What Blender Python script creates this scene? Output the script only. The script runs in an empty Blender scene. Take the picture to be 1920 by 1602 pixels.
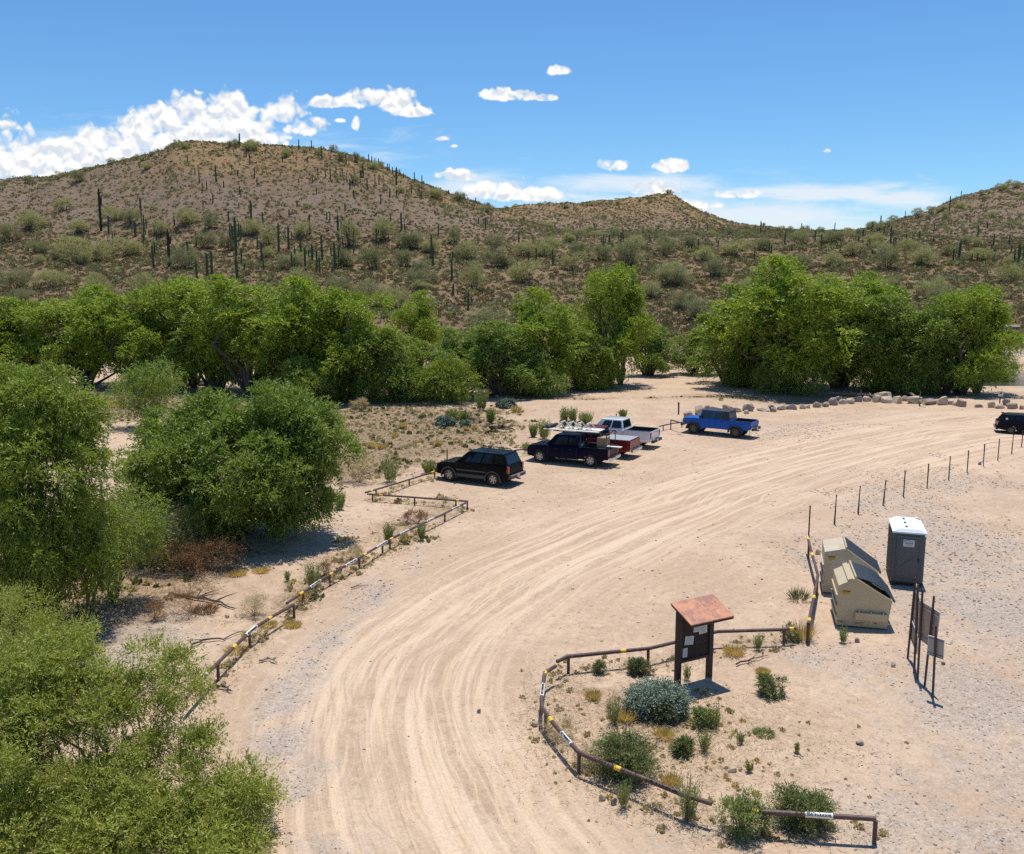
import bpy, bmesh, math, random
import numpy as np
from mathutils import Vector, Matrix

R = math.radians
scene = bpy.context.scene
C = scene.collection

# ------------------------------------------------------------------ camera
CAM_H = 11.5            # the photo is taken from a bridge deck
FPX = 1700.0            # focal length in pixels of the 1920 px wide photo
PITCH = math.atan((801 - 532) / FPX)
cd = bpy.data.cameras.new('camera')
cd.sensor_width = 36.0
cd.lens = FPX / 1920 * 36
cd.clip_start = 0.1
cd.clip_end = 20000
cam = bpy.data.objects.new('camera', cd)
cam.location = (0, 0, CAM_H)
cam.rotation_euler = (math.pi / 2 - PITCH, 0, 0)
C.objects.link(cam)
scene.camera = cam
cP, sP = math.cos(PITCH), math.sin(PITCH)

def ray(px, py):
    xc, yc = (px - 960) / FPX, (py - 801) / FPX
    return (xc, cP - sP * yc, -sP - cP * yc)

def slope(px, py):
    """(x/y, z/y) of the line of sight through a photo pixel"""
    d = ray(px, py)
    return d[0] / d[1], d[2] / d[1]

def at(px, py, z=0.0):
    d = ray(px, py)
    t = (z - CAM_H) / d[2]
    return Vector((d[0] * t, d[1] * t, z))

# ------------------------------------------------------------------ light
SUN_EL = R(75)
SUN_AZ = R(14)           # measured from +Y towards +X
sdir = Vector((math.sin(SUN_AZ) * math.cos(SUN_EL), math.cos(SUN_AZ) * math.cos(SUN_EL), math.sin(SUN_EL)))
sl = bpy.data.lights.new('sun', 'SUN')
sl.energy = 4.9
sl.angle = R(0.55)
sl.color = (1.0, 0.955, 0.88)
so = bpy.data.objects.new('sun', sl)
so.rotation_euler = (-sdir).to_track_quat('-Z', 'Y').to_euler()
so.location = (20, 60, 200)
C.objects.link(so)

scene.view_settings.view_transform = 'Standard'
scene.view_settings.look = 'None'
scene.view_settings.exposure = 0.0
scene.view_settings.gamma = 1.0

# ------------------------------------------------------------------ node helpers
class NT:
    def __init__(self, tree):
        self.t = tree
    def n(self, typ, ins=None, **props):
        nd = self.t.nodes.new(typ)
        for k, v in props.items():
            setattr(nd, k, v)
        for k, v in (ins or {}).items():
            self.set(nd, k, v)
        return nd
    def set(self, nd, k, v):
        s = nd.inputs[k]
        if isinstance(v, bpy.types.NodeSocket):
            self.t.links.new(v, s)
        else:
            if isinstance(v, (tuple, list)) and s.type == 'RGBA' and len(v) == 3:
                v = (*v, 1)
            s.default_value = v
    def math(self, op, a, b=None, c=None, clamp=False):
        nd = self.t.nodes.new('ShaderNodeMath'); nd.operation = op; nd.use_clamp = clamp
        self.set(nd, 0, a)
        if b is not None: self.set(nd, 1, b)
        if c is not None: self.set(nd, 2, c)
        return nd.outputs[0]
    def vm(self, op, a, b=None, c=None):
        nd = self.t.nodes.new('ShaderNodeVectorMath'); nd.operation = op
        self.set(nd, 0, a)
        if b is not None: self.set(nd, 1, b)
        if c is not None: self.set(nd, 2, c)
        return nd.outputs['Value'] if op in ('LENGTH', 'DOT_PRODUCT') else nd.outputs[0]
    def mix(self, f, a, b, mode='MIX'):
        nd = self.t.nodes.new('ShaderNodeMix'); nd.data_type = 'RGBA'; nd.blend_type = mode
        self.set(nd, 0, f); self.set(nd, 6, a); self.set(nd, 7, b)
        return nd.outputs[2]
    def noise(self, vec, scale, detail=4, rough=0.55, dist=0.0, dims='3D'):
        nd = self.n('ShaderNodeTexNoise', noise_dimensions=dims)
        if vec is not None: self.set(nd, 'Vector', vec)
        self.set(nd, 'Scale', scale); self.set(nd, 'Detail', detail); self.set(nd, 'Roughness', rough)
        self.set(nd, 'Distortion', dist)
        return nd.outputs['Fac']
    def step(self, v, lo, hi):
        nd = self.n('ShaderNodeMapRange', interpolation_type='SMOOTHSTEP')
        self.set(nd, 'Value', v); self.set(nd, 'From Min', lo); self.set(nd, 'From Max', hi)
        return nd.outputs[0]
    def attr(self, name):
        return self.n('ShaderNodeAttribute', attribute_name=name).outputs['Fac']

# ------------------------------------------------------------------ world: sky and clouds
world = bpy.data.worlds.new("World")
scene.world = world
world.use_nodes = True
wt = world.node_tree
wt.nodes.clear()
w = NT(wt)
sky = w.n('ShaderNodeTexSky', sky_type='NISHITA', sun_disc=False, sun_elevation=SUN_EL,
          sun_rotation=SUN_AZ, altitude=500, air_density=1.0, dust_density=0.12, ozone_density=1.3)
tc = w.n('ShaderNodeTexCoord')
sep = w.n('ShaderNodeSeparateXYZ', {0: tc.outputs['Generated']})
yy = w.math('MAXIMUM', sep.outputs[1], 0.02)
cu = w.math('MULTIPLY', w.math('DIVIDE', sep.outputs[0], yy), 17.0)
cv = w.math('MULTIPLY', w.math('DIVIDE', sep.outputs[2], yy), 17.0)
cpos = w.n('ShaderNodeCombineXYZ', {0: cu, 1: cv, 2: 0.0}).outputs[0]

def cloud_group(name, blobs, kind):
    g = bpy.data.node_groups.new(name, 'ShaderNodeTree')
    g.interface.new_socket('P', in_out='INPUT', socket_type='NodeSocketVector')
    g.interface.new_socket('D', in_out='OUTPUT', socket_type='NodeSocketFloat')
    k = NT(g)
    gi = g.nodes.new('NodeGroupInput'); go = g.nodes.new('NodeGroupOutput')
    P = gi.outputs[0]
    acc = None
    for (px, py, rx, ry, wgt) in blobs:
        u, v = slope(px, py)
        q = k.vm('MULTIPLY', k.vm('SUBTRACT', P, (u * 17, v * 17, 0)), (100 / rx, 100 / ry, 1))
        if kind == 'cumulus':       # flatter below than above
            s = k.n('ShaderNodeSeparateXYZ', {0: q})
            y2 = k.math('MAXIMUM', s.outputs[1], k.math('MULTIPLY', s.outputs[1], -1.7))
            q = k.n('ShaderNodeCombineXYZ', {0: s.outputs[0], 1: y2}).outputs[0]
        d = k.math('SUBTRACT', wgt, k.math('MULTIPLY', k.vm('LENGTH', q), wgt))
        acc = d if acc is None else k.math('MAXIMUM', acc, d)
    k.t.links.new(acc, go.inputs[0])
    return g

CUM = [(18, 262, 52, 50, 1), (0, 296, 90, 50, 1), (60, 300, 90, 42, 1), (125, 292, 80, 38, 1), (190, 272, 66, 40, 1),
       (252, 240, 42, 38, 1), (300, 230, 60, 42, 1), (352, 215, 60, 44, 1), (428, 210, 56, 44, 1), (470, 232, 66, 42, 1),
       (538, 215, 46, 42, 1), (575, 240, 56, 26, 1), (400, 262, 150, 45, 1), (250, 285, 170, 45, 1), (80, 325, 190, 45, 1),
       (620, 195, 50, 17, 1), (680, 190, 52, 26, 1), (742, 196, 46, 34, 1), (772, 212, 48, 15, 1), (668, 236, 10, 16, .36),
       (932, 180, 36, 18, 1), (978, 182, 34, 16, 1), (1022, 185, 26, 11, 1), (1047, 133, 25, 14, 1),
       (1152, 312, 42, 19, .9), (1258, 312, 46, 21, 1), (855, 332, 55, 16, .9), (930, 362, 80, 30, 1), (1000, 368, 90, 22, .9),
       (1388, 366, 66, 13, .85), (1232, 358, 60, 22, .9), (828, 261, 16, 7, .7), (636, 227, 14, 6, .6), (852, 275, 12, 5, .5),
       (1290, 388, 60, 16, .8), (1552, 284, 10, 5, .5)]
CIR = [(1190, 345, 190, 22, 1), (1540, 362, 210, 20, 1), (1690, 372, 120, 26, .8), (1450, 405, 280, 30, .9),
       (1200, 380, 260, 24, .7), (880, 350, 120, 30, .6), (1400, 425, 330, 26, .8), (1250, 400, 500, 60, .55), (1660, 350, 70, 12, .5), (300, 300, 420, 60, .5)]
gc = cloud_group('cumulus_shape', CUM, 'cumulus')
gw = cloud_group('cirrus_shape', CIR, 'cirrus')

def puffs(P):
    wob = w.n('ShaderNodeTexNoise', {'Scale': 2.6, 'Detail': 2.0, 'Vector': P}).outputs['Color']
    Pd = w.vm('ADD', P, w.vm('MULTIPLY', w.vm('SUBTRACT', wob, (.5, .5, .5)), (.34, .34, 0)))
    v1 = w.n('ShaderNodeTexVoronoi', {'Vector': Pd, 'Scale': 3.8, 'Smoothness': .8}, feature='SMOOTH_F1').outputs['Distance']
    v2 = w.n('ShaderNodeTexVoronoi', {'Vector': Pd, 'Scale': 9.0, 'Smoothness': .8}, feature='SMOOTH_F1').outputs['Distance']
    return w.math('MULTIPLY', w.math('ADD', v1, w.math('MULTIPLY', v2, .45)), -1.0)

def billow(P):
    """cauliflower lumps: inverted voronoi at three sizes, plus fine noise"""
    wob = w.n('ShaderNodeTexNoise', {'Scale': 2.6, 'Detail': 3.0, 'Vector': P}).outputs['Color']
    Pd = w.vm('ADD', P, w.vm('MULTIPLY', w.vm('SUBTRACT', wob, (.5, .5, .5)), (.34, .34, 0)))
    v1 = w.n('ShaderNodeTexVoronoi', {'Vector': Pd, 'Scale': 3.8, 'Smoothness': .5}, feature='SMOOTH_F1').outputs['Distance']
    v2 = w.n('ShaderNodeTexVoronoi', {'Vector': Pd, 'Scale': 10.0, 'Smoothness': .5}, feature='SMOOTH_F1').outputs['Distance']
    nz = w.noise(Pd, 6.0, 8, .68)
    a = w.math('SUBTRACT', .46, w.math('MULTIPLY', v1, 1.1))
    b = w.math('SUBTRACT', .20, w.math('MULTIPLY', v2, .55))
    c = w.math('MULTIPLY', w.math('SUBTRACT', nz, .5), .62)
    return w.math('ADD', w.math('ADD', a, b), c)

def dens(P):
    gn = w.n('ShaderNodeGroup', node_tree=gc); w.set(gn, 0, P)
    return w.math('ADD', w.math('MULTIPLY', w.math('MINIMUM', gn.outputs[0], .42), 1.6), w.math('MULTIPLY', w.math('ADD', billow(P), .0), .85))

D0 = dens(cpos)
B0 = puffs(cpos)
B1 = puffs(w.vm('ADD', cpos, (0.02, 0.09, 0)))
alpha = w.step(D0, 0.00, 0.48)
lit = w.math('SUBTRACT', B0, B1)                       # crust turned to the sun
litf = w.step(lit, -0.26, 0.14)
soft = w.noise(cpos, 2.0, 4, .5)
tone = w.math('ADD', w.math('MULTIPLY', litf, .75), w.math('MULTIPLY', soft, .55), clamp=True)
ccol = w.mix(tone, (.60, .68, .80), (1.02, 1.01, 1.0))
gn2 = w.n('ShaderNodeGroup', node_tree=gw)
stretch = w.vm('MULTIPLY', cpos, (.5, 2.4, 1))
w.set(gn2, 0, cpos)
wisp = w.math('ADD', gn2.outputs[0], w.math('MULTIPLY', w.math('SUBTRACT', w.noise(stretch, 1.5, 6, .62, .6), .5), 1.5))
wa = w.math('MULTIPLY', w.step(wisp, -0.15, 0.75), .85)
skyc = w.mix(1.0, sky.outputs[0], (.080, .110, .134), 'MULTIPLY')
hsv = w.n('ShaderNodeHueSaturation', {'Saturation': 1.06, 'Color': skyc, 'Value': 1.0})
c1 = w.mix(wa, hsv.outputs[0], (.84, .90, .96))
c2 = w.mix(alpha, c1, ccol)
front = w.step(sep.outputs[1], .05, .2)
up = w.step(sep.outputs[2], -.05, .0)
low = w.math('SUBTRACT', 1.0, w.step(cv, 4.6, 5.0))
wide = w.math('SUBTRACT', 1.0, w.step(w.math('ABSOLUTE', cu), 15.0, 17.0))
where = w.math('MULTIPLY', w.math('MULTIPLY', front, up), w.math('MULTIPLY', low, wide))
bga = w.n('ShaderNodeBackground', {'Color': hsv.outputs[0], 'Strength': 1.0})
bgb = w.n('ShaderNodeBackground', {'Color': c2, 'Strength': 1.0})
bgm = w.n('ShaderNodeMixShader', {0: where, 1: bga.outputs[0], 2: bgb.outputs[0]})
wo = w.n('ShaderNodeOutputWorld', {'Surface': bgm.outputs[0]})
world.cycles.sampling_method = 'MANUAL'
world.cycles.sample_map_resolution = 256
scene.cycles.max_bounces = 5
scene.cycles.diffuse_bounces = 2
scene.cycles.use_denoising = False
scene.cycles.glossy_bounces = 2
scene.cycles.transmission_bounces = 3
scene.cycles.transparent_max_bounces = 6

# ------------------------------------------------------------------ materials
MATS = {}
def new_mat(name):
    m = bpy.data.materials.new(name); m.use_nodes = True
    m.node_tree.nodes.clear()
    k = NT(m.node_tree)
    out = k.n('ShaderNodeOutputMaterial')
    MATS[name] = m
    return m, k, out

def pbr(name, col, rough=.6, metal=0.0, var=.15, scale=6.0, coat=0.0, bump=0.0, bscale=30.0, spec=.5, col2=None, c2scale=3.0, c2lo=.5, c2hi=.62):
    m, k, out = new_mat(name)
    tcn = k.n('ShaderNodeTexCoord').outputs['Object']
    nz = k.noise(tcn, scale, 5, .6)
    f = k.math('ADD', 1 - var, k.math('MULTIPLY', nz, 2 * var))
    cc = k.mix(1.0, col, k.n('ShaderNodeCombineColor', {0: f, 1: f, 2: f}).outputs[0], 'MULTIPLY')
    if col2 is not None:
        cc = k.mix(k.step(k.noise(tcn, c2scale, 6, .65), c2lo, c2hi), cc, col2)
    b = k.n('ShaderNodeBsdfPrincipled', {'Base Color': cc, 'Roughness': rough, 'Metallic': metal, 'Coat Weight': coat,
                                         'Coat Roughness': .05, 'Specular IOR Level': spec})
    if bump:
        bp = k.n('ShaderNodeBump', {'Strength': .6, 'Distance': bump, 'Height': k.noise(tcn, bscale, 4, .6)})
        k.set(b, 'Normal', bp.outputs[0])
    k.set(out, 0, b.outputs[0])
    return m

def leaf_mat(name, c1, c2, c3=None, trans=.30, nscale=.6, rough=.55):
    """leaves: colour varies leaf by leaf and branch by branch"""
    m, k, out = new_mat(name)
    geo = k.n('ShaderNodeNewGeometry')
    rnd = geo.outputs['Random Per Island']
    tcn = k.n('ShaderNodeTexCoord').outputs['Object']
    nz = k.noise(tcn, nscale, 3, .6)
    f = k.math('ADD', k.math('MULTIPLY', rnd, .55), k.math('MULTIPLY', k.math('SUBTRACT', nz, .27), 1.0), clamp=True)
    col = k.mix(f, c1, c2)
    if c3 is not None:
        col = k.mix(k.math('GREATER_THAN', rnd, .93), col, c3)
    b = k.n('ShaderNodeBsdfPrincipled', {'Base Color': col, 'Roughness': rough, 'Specular IOR Level': .35})
    tcol = k.mix(1.0, col, (1.25, 1.35, .55), 'MULTIPLY')
    t = k.n('ShaderNodeBsdfTranslucent', {'Color': tcol})
    mx = k.n('ShaderNodeMixShader', {0: trans, 1: b.outputs[0], 2: t.outputs[0]})
    k.set(out, 0, mx.outputs[0])
    return m

leaf_mat('leaf_willow', (.115, .165, .020), (.365, .430, .068), (.36, .36, .12), trans=.30)
leaf_mat('leaf_willow_deep', (.095, .150, .024), (.320, .395, .078), (.28, .32, .09), trans=.30)
leaf_mat('leaf_cottonwood', (.125, .185, .018), (.385, .460, .058), None, trans=.30)
leaf_mat('leaf_near', (.16, .19, .028), (.43, .46, .090), (.55, .46, .20), trans=.30)
leaf_mat('leaf_paloverde', (.26, .25, .115), (.44, .41, .215), (.46, .40, .23), trans=.3)
leaf_mat('leaf_greygreen', (.19, .18, .10), (.33, .315, .18), None, trans=.28)
leaf_mat('leaf_silver', (.13, .18, .12), (.34, .40, .31), None, trans=.08)
leaf_mat('leaf_bush', (.080, .105, .035), (.24, .27, .10), (.35, .31, .15), trans=.3)
leaf_mat('leaf_broom', (.15, .185, .065), (.33, .37, .14), None, trans=.35)
leaf_mat('leaf_tamarisk', (.10, .12, .045), (.20, .21, .09), None, trans=.15)
leaf_mat('dry_rust', (.16, .075, .030), (.34, .19, .075), None, trans=.1)
leaf_mat('dry_gold', (.46, .31, .13), (.70, .52, .27), None, trans=.35)
leaf_mat('dry_straw', (.36, .27, .17), (.62, .50, .34), None, trans=.3)
leaf_mat('scrub_mix', (.125, .090, .052), (.280, .225, .130), (.25, .25, .11), trans=.25, nscale=.05)
leaf_mat('scrub_green', (.115, .115, .055), (.20, .20, .09), None, trans=.1, nscale=.05)
pbr('bark', (.11, .085, .065), .9, var=.35, bump=.02)
pbr('deadwood', (.26, .20, .155), .9, var=.35, bump=.01)
pbr('dead_dark', (.075, .055, .045), .9, var=.3)
pbr('saguaro', (.085, .110, .052), .8, var=.25, scale=2)
pbr('saguaro_dead', (.055, .045, .036), .9, var=.3)
pbr('rock_tan', (.50, .39, .28), .9, var=.28, scale=3, bump=.06, bscale=6)
pbr('rock_red', (.33, .235, .175), .9, var=.3, scale=3, bump=.06, bscale=6)
pbr('rock_grey', (.29, .24, .20), .9, var=.3, scale=3, bump=.06, bscale=6)
pbr('rail_steel', (.085, .046, .040), .55, var=.3, scale=9, col2=(.15, .085, .065), c2scale=7)
pbr('band_white', (.72, .71, .67), .6, var=.1, col2=(.35, .28, .23), c2scale=14, c2lo=.60, c2hi=.68)
pbr('band_yellow', (.72, .48, .03), .6, var=.12)
pbr('ink', (.03, .03, .035), .7)
pbr('ink_blue', (.03, .045, .16), .7)
pbr('post_rust', (.080, .045, .042), .75, var=.3)
pbr('timber_dark', (.052, .034, .026), .8, var=.3, bump=.004, bscale=40)
pbr('panel_dark', (.032, .020, .017), .85, var=.2)
pbr('paper', (.62, .62, .60), .8, var=.08, scale=30)
pbr('print_grey', (.30, .30, .30), .8, var=.3, scale=60)
pbr('metal_galv', (.42, .42, .42), .45, metal=.7, var=.15)
pbr('sign_back', (.37, .27, .205), .75, var=.15)
pbr('sign_back_grey', (.33, .33, .335), .5, metal=.3, var=.1)
pbr('sign_edge', (.62, .57, .48), .5, metal=.3)
pbr('sign_white', (.62, .60, .58), .6, var=.12)
pbr('dumpster', (.50, .405, .25), .55, var=.1, scale=3, col2=(.33, .24, .15), c2scale=5, c2lo=.66, c2hi=.76)
pbr('dumpster_faded', (.49, .405, .275), .6, var=.18, scale=2.5, col2=(.52, .47, .37), c2scale=2, c2lo=.5, c2hi=.6)
pbr('lid_black', (.055, .065, .075), .38, var=.2)
pbr('sticker_yellow', (.62, .42, .04), .6, var=.15, scale=25)
pbr('toilet_grey', (.085, .096, .100), .5, var=.12)
pbr('toilet_roof', (.80, .81, .83), .45, var=.05)
pbr('toilet_seam', (.10, .10, .105), .5)
pbr('paint_black', (.006, .0065, .008), .25, coat=.0, var=.15, spec=.08, col2=(.07, .052, .038), c2scale=2.2, c2lo=.60, c2hi=1.0)
pbr('paint_navy', (.003, .005, .022), .25, coat=.0, var=.1, spec=.08, col2=(.07, .052, .038), c2scale=2.2, c2lo=.60, c2hi=1.0)
pbr('paint_red', (.150, .008, .010), .3, coat=.25, var=.1, spec=.35)
pbr('paint_white', (.72, .73, .75), .28, coat=.8, var=.03)
pbr('paint_blue', (.003, .090, .40), .4, coat=.08, var=.06, spec=.25, col2=(.07, .052, .038), c2scale=2.2, c2lo=.60, c2hi=1.0)
pbr('paint_dark', (.007, .008, .016), .25, coat=.0, var=.1, spec=.08, col2=(.07, .052, .038), c2scale=2.2, c2lo=.60, c2hi=1.0)
pbr('glass_dark', (.008, .010, .012), .06, coat=.0, spec=.45)
pbr('plastic_black', (.022, .022, .024), .6)
pbr('cladding_grey', (.052, .054, .056), .55)
pbr('tyre', (.022, .021, .021), .85, col2=(.10, .08, .06), c2scale=4, c2lo=.55, c2hi=.8)
pbr('rim_silver', (.38, .38, .39), .35, metal=.8)
pbr('rim_dark', (.10, .10, .105), .35, metal=.8)
pbr('chrome', (.62, .63, .65), .18, metal=.95)
pbr('lamp_red', (.32, .008, .006), .25, coat=.7)
pbr('lamp_clear', (.62, .62, .62), .15, coat=.7)
pbr('cargo_white', (.66, .63, .55), .6)
pbr('cargo_tan', (.28, .19, .12), .8)
pbr('cargo_grey', (.30, .31, .32), .6)

# ------------------------------------------------------------------ mesh helpers
def tag(o, label=None, cat=None, group=None, kind=None):
    if label: o['label'] = label
    if cat: o['category'] = cat
    if group: o['group'] = group
    if kind: o['kind'] = kind
    return o

def link(name, me, parent=None):
    o = bpy.data.objects.new(name, me)
    C.objects.link(o)
    if parent is not None:
        o.parent = parent
    return o

def empty(name, loc, rz=0.0, label=None, cat=None, group=None):
    o = bpy.data.objects.new(name, None)
    o.empty_display_size = .3
    o.location = loc
    o.rotation_euler = (0, 0, rz)
    C.objects.link(o)
    return tag(o, label, cat, group)

def quad_mesh(name, V, nper, mat, smooth=False):
    """V: (n*nper,3) vertices, consecutive nper vertices form one face"""
    me = bpy.data.meshes.new(name)
    V = np.ascontiguousarray(V, dtype=np.float32)
    nv = len(V); nf = nv // nper
    me.vertices.add(nv)
    me.vertices.foreach_set('co', V.ravel())
    me.loops.add(nv)
    me.loops.foreach_set('vertex_index', np.arange(nv, dtype=np.int32))
    me.polygons.add(nf)
    me.polygons.foreach_set('loop_start', np.arange(0, nv, nper, dtype=np.int32))
    me.update(calc_edges=True)
    me.materials.append(MATS[mat])
    if smooth:
        me.polygons.foreach_set('use_smooth', np.ones(nf, dtype=bool))
    return me

def grid_mesh(name, P, mat, smooth=True):
    """P: (rows, cols, 3)"""
    r, c = P.shape[:2]
    idx = np.arange(r * c).reshape(r, c)
    F = np.stack([idx[:-1, :-1], idx[:-1, 1:], idx[1:, 1:], idx[1:, :-1]], -1).reshape(-1, 4)
    return face_mesh(name, P.reshape(-1, 3), F, mat, smooth)

def face_mesh(name, V, F, mat, smooth=False):
    me = bpy.data.meshes.new(name)
    V = np.ascontiguousarray(V, dtype=np.float32); F = np.ascontiguousarray(F, dtype=np.int32)
    k = F.shape[1]
    me.vertices.add(len(V)); me.vertices.foreach_set('co', V.ravel())
    me.loops.add(F.size); me.loops.foreach_set('vertex_index', F.ravel())
    me.polygons.add(len(F)); me.polygons.foreach_set('loop_start', np.arange(0, F.size, k, dtype=np.int32))
    me.update(calc_edges=True)
    if smooth: me.polygons.foreach_set('use_smooth', np.ones(len(F), dtype=bool))
    me.materials.append(MATS[mat])
    return me

class MB:
    """collects boxes, tubes, prisms into one mesh"""
    def __init__(self):
        self.v = []; self.f = []
    def add(self, vs, fs):
        b = len(self.v)
        self.v += [tuple(v) for v in vs]
        self.f += [tuple(i + b for i in f) for f in fs]
        return self
    def box(self, c, s, rz=0.0, rx=0.0, ry=0.0):
        M = Matrix.Translation(Vector(c)) @ Matrix.Rotation(rz, 4, 'Z') @ Matrix.Rotation(ry, 4, 'Y') @ Matrix.Rotation(rx, 4, 'X')
        vs = [M @ Vector((x * s[0] / 2, y * s[1] / 2, z * s[2] / 2)) for x in (-1, 1) for y in (-1, 1) for z in (-1, 1)]
        return self.add(vs, [(0, 1, 3, 2), (4, 6, 7, 5), (0, 4, 5, 1), (2, 3, 7, 6), (0, 2, 6, 4), (1, 5, 7, 3)])
    def hexa(self, p):
        """8 corners: bottom 4 ccw, top 4 ccw"""
        return self.add(p, [(3, 2, 1, 0), (4, 5, 6, 7), (0, 1, 5, 4), (1, 2, 6, 5), (2, 3, 7, 6), (3, 0, 4, 7)])
    def tube(self, pts, rad, n=8, caps=True):
        pts = [Vector(p) for p in pts]
        if not isinstance(rad, (list, tuple)): rad = [rad] * len(pts)
        rings = []; up = None
        for i, p in enumerate(pts):
            a = pts[max(i - 1, 0)]; b = pts[min(i + 1, len(pts) - 1)]
            t = (b - a).normalized()
            if up is None:
                up = Vector((0, 0, 1)) if abs(t.z) < .9 else Vector((1, 0, 0))
            s = t.cross(up).normalized(); up = s.cross(t).normalized()
            # miter
            k = 1.0
            if 0 < i < len(pts) - 1:
                d1 = (p - pts[i - 1]).normalized(); k = 1 / max(.6, t.dot(d1))
            rings.append([p + (s * math.cos(q) + up * math.sin(q)) * rad[i] * (k if k < 1.2 else 1.2) for q in [2 * math.pi * j / n for j in range(n)]])
        vs = [v for r in rings for v in r]
        fs = []
        for i in range(len(pts) - 1):
            for j in range(n):
                fs.append((i * n + j, i * n + (j + 1) % n, (i + 1) * n + (j + 1) % n, (i + 1) * n + j))
        if caps:
            fs.append(tuple(reversed(range(n)))); fs.append(tuple((len(pts) - 1) * n + j for j in range(n)))
        return self.add(vs, fs)
    def prism(self, prof, y0, y1, M=None):
        """prof: list of (x,z); extruded along y"""
        n = len(prof)
        vs = [Vector((x, y0, z)) for x, z in prof] + [Vector((x, y1, z)) for x, z in prof]
        if M is not None: vs = [M @ v for v in vs]
        fs = [tuple(range(n)), tuple(reversed(range(n, 2 * n)))] + [(i, i + n, (i + 1) % n + n, (i + 1) % n) for i in range(n)]
        return self.add(vs, fs)
    def build(self, name, mat, parent=None, smooth=False, bevel=0.0, seg=2, weld=False):
        me = bpy.data.meshes.new(name)
        me.from_pydata(self.v, [], self.f)
        bm = bmesh.new(); bm.from_mesh(me)
        bmesh.ops.recalc_face_normals(bm, faces=bm.faces)
        if bevel:
            es = [e for e in bm.edges if len(e.link_faces) == 2 and e.calc_face_angle(0) > .5]
            bmesh.ops.bevel(bm, geom=es, offset=bevel, segments=seg, profile=.6, affect='EDGES', clamp_overlap=True)
        bm.to_mesh(me); bm.free()
        me.materials.append(MATS[mat])
        if smooth:
            for p in me.polygons: p.use_smooth = True
            try: me.set_sharp_from_angle(angle=R(38))
            except Exception: pass
        return link(name, me, parent)

def copy_tree(o, parent=None):
    c = o.copy(); C.objects.link(c)
    if parent is not None: c.parent = parent
    for ch in [x for x in bpy.data.objects if x.parent == o]:
        copy_tree(ch, c)
    return c

CHILD = {}
def copy_thing(src, kids):
    """fast copy of an empty with mesh children"""
    c = src.copy(); C.objects.link(c)
    for k in kids:
        d = k.copy(); C.objects.link(d); d.parent = c
    return c

def text_mesh(body, size, name, mat, parent, M, extrude=.002, sx=1.0):
    cu_ = bpy.data.curves.new('lettering', 'FONT')
    cu_.body = body; cu_.size = size; cu_.extrude = extrude
    cu_.align_x = 'CENTER'; cu_.align_y = 'CENTER'
    o = bpy.data.objects.new('tmp', cu_); C.objects.link(o)
    dg = bpy.context.evaluated_depsgraph_get()
    me = bpy.data.meshes.new_from_object(o.evaluated_get(dg))
    bpy.data.objects.remove(o)
    me.transform(M @ Matrix.Diagonal((sx, 1, 1, 1)))
    me.materials.clear(); me.materials.append(MATS[mat])
    return link(name, me, parent)

# ------------------------------------------------------------------ numpy noise
def _h(ix, iy, s):
    n = (ix.astype(np.int64) * 374761393 + iy.astype(np.int64) * 668265263 + s * 974634777) & 0xffffffff
    n = ((n ^ (n >> 13)) * 1274126177) & 0xffffffff
    return ((n ^ (n >> 16)) & 0xffff) / 65535.0

def vn(x, y, s=0):
    x = np.asarray(x, float); y = np.asarray(y, float)
    ix = np.floor(x); iy = np.floor(y); fx = x - ix; fy = y - iy
    fx = fx * fx * (3 - 2 * fx); fy = fy * fy * (3 - 2 * fy)
    a = _h(ix, iy, s); b = _h(ix + 1, iy, s); c = _h(ix, iy + 1, s); d = _h(ix + 1, iy + 1, s)
    return (a * (1 - fx) + b * fx) * (1 - fy) + (c * (1 - fx) + d * fx) * fy - .5

def fbm(x, y, s=0, o=4):
    r = 0; a = 1.0
    for i in range(o):
        r = r + a * vn(x * 2 ** i + 17.3 * i, y * 2 ** i - 9.1 * i, s + i); a *= .5
    return r

def ss(x, a, b):
    t = np.clip((x - a) / (b - a), 0, 1)
    return t * t * (3 - 2 * t)

# ------------------------------------------------------------------ terrain
def skyline(pts):
    T = []; E = []
    for px, py in pts:
        t, e = slope(px, py); T.append(t); E.append(e)
    return np.array(T), np.array(E)
SK_L = skyline([(-900, 420), (-500, 385), (-200, 350), (0, 338), (56, 335), (103, 328), (164, 317), (211, 305), (262, 293), (305, 282), (328, 270), (366, 265), (422, 268),
                (469, 272), (516, 276), (562, 279), (609, 285), (656, 294), (694, 304), (731, 322), (773, 341), (820, 360),
                (867, 374), (900, 386), (953, 407), (1060, 436), (1165, 452), (1400, 470), (2600, 480)])
SK_M = skyline([(-200, 420), (700, 405), (900, 395), (953, 392), (1006, 387), (1060, 384), (1112, 380), (1155, 379), (1197, 373), (1229, 367), (1261, 368),
                (1283, 381), (1314, 400), (1352, 416), (1378, 423), (1431, 430), (1484, 437), (1600, 440), (2600, 440)])
SK_R = skyline([(-400, 480), (1400, 452), (1500, 443), (1591, 437), (1644, 426), (1697, 410), (1750, 397), (1793, 375), (1846, 359), (1899, 350), (1960, 340),
                (2100, 322), (2300, 330), (2600, 380), (3200, 430)])
YL, YM, YR = 345.0, 620.0, 430.0

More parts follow.
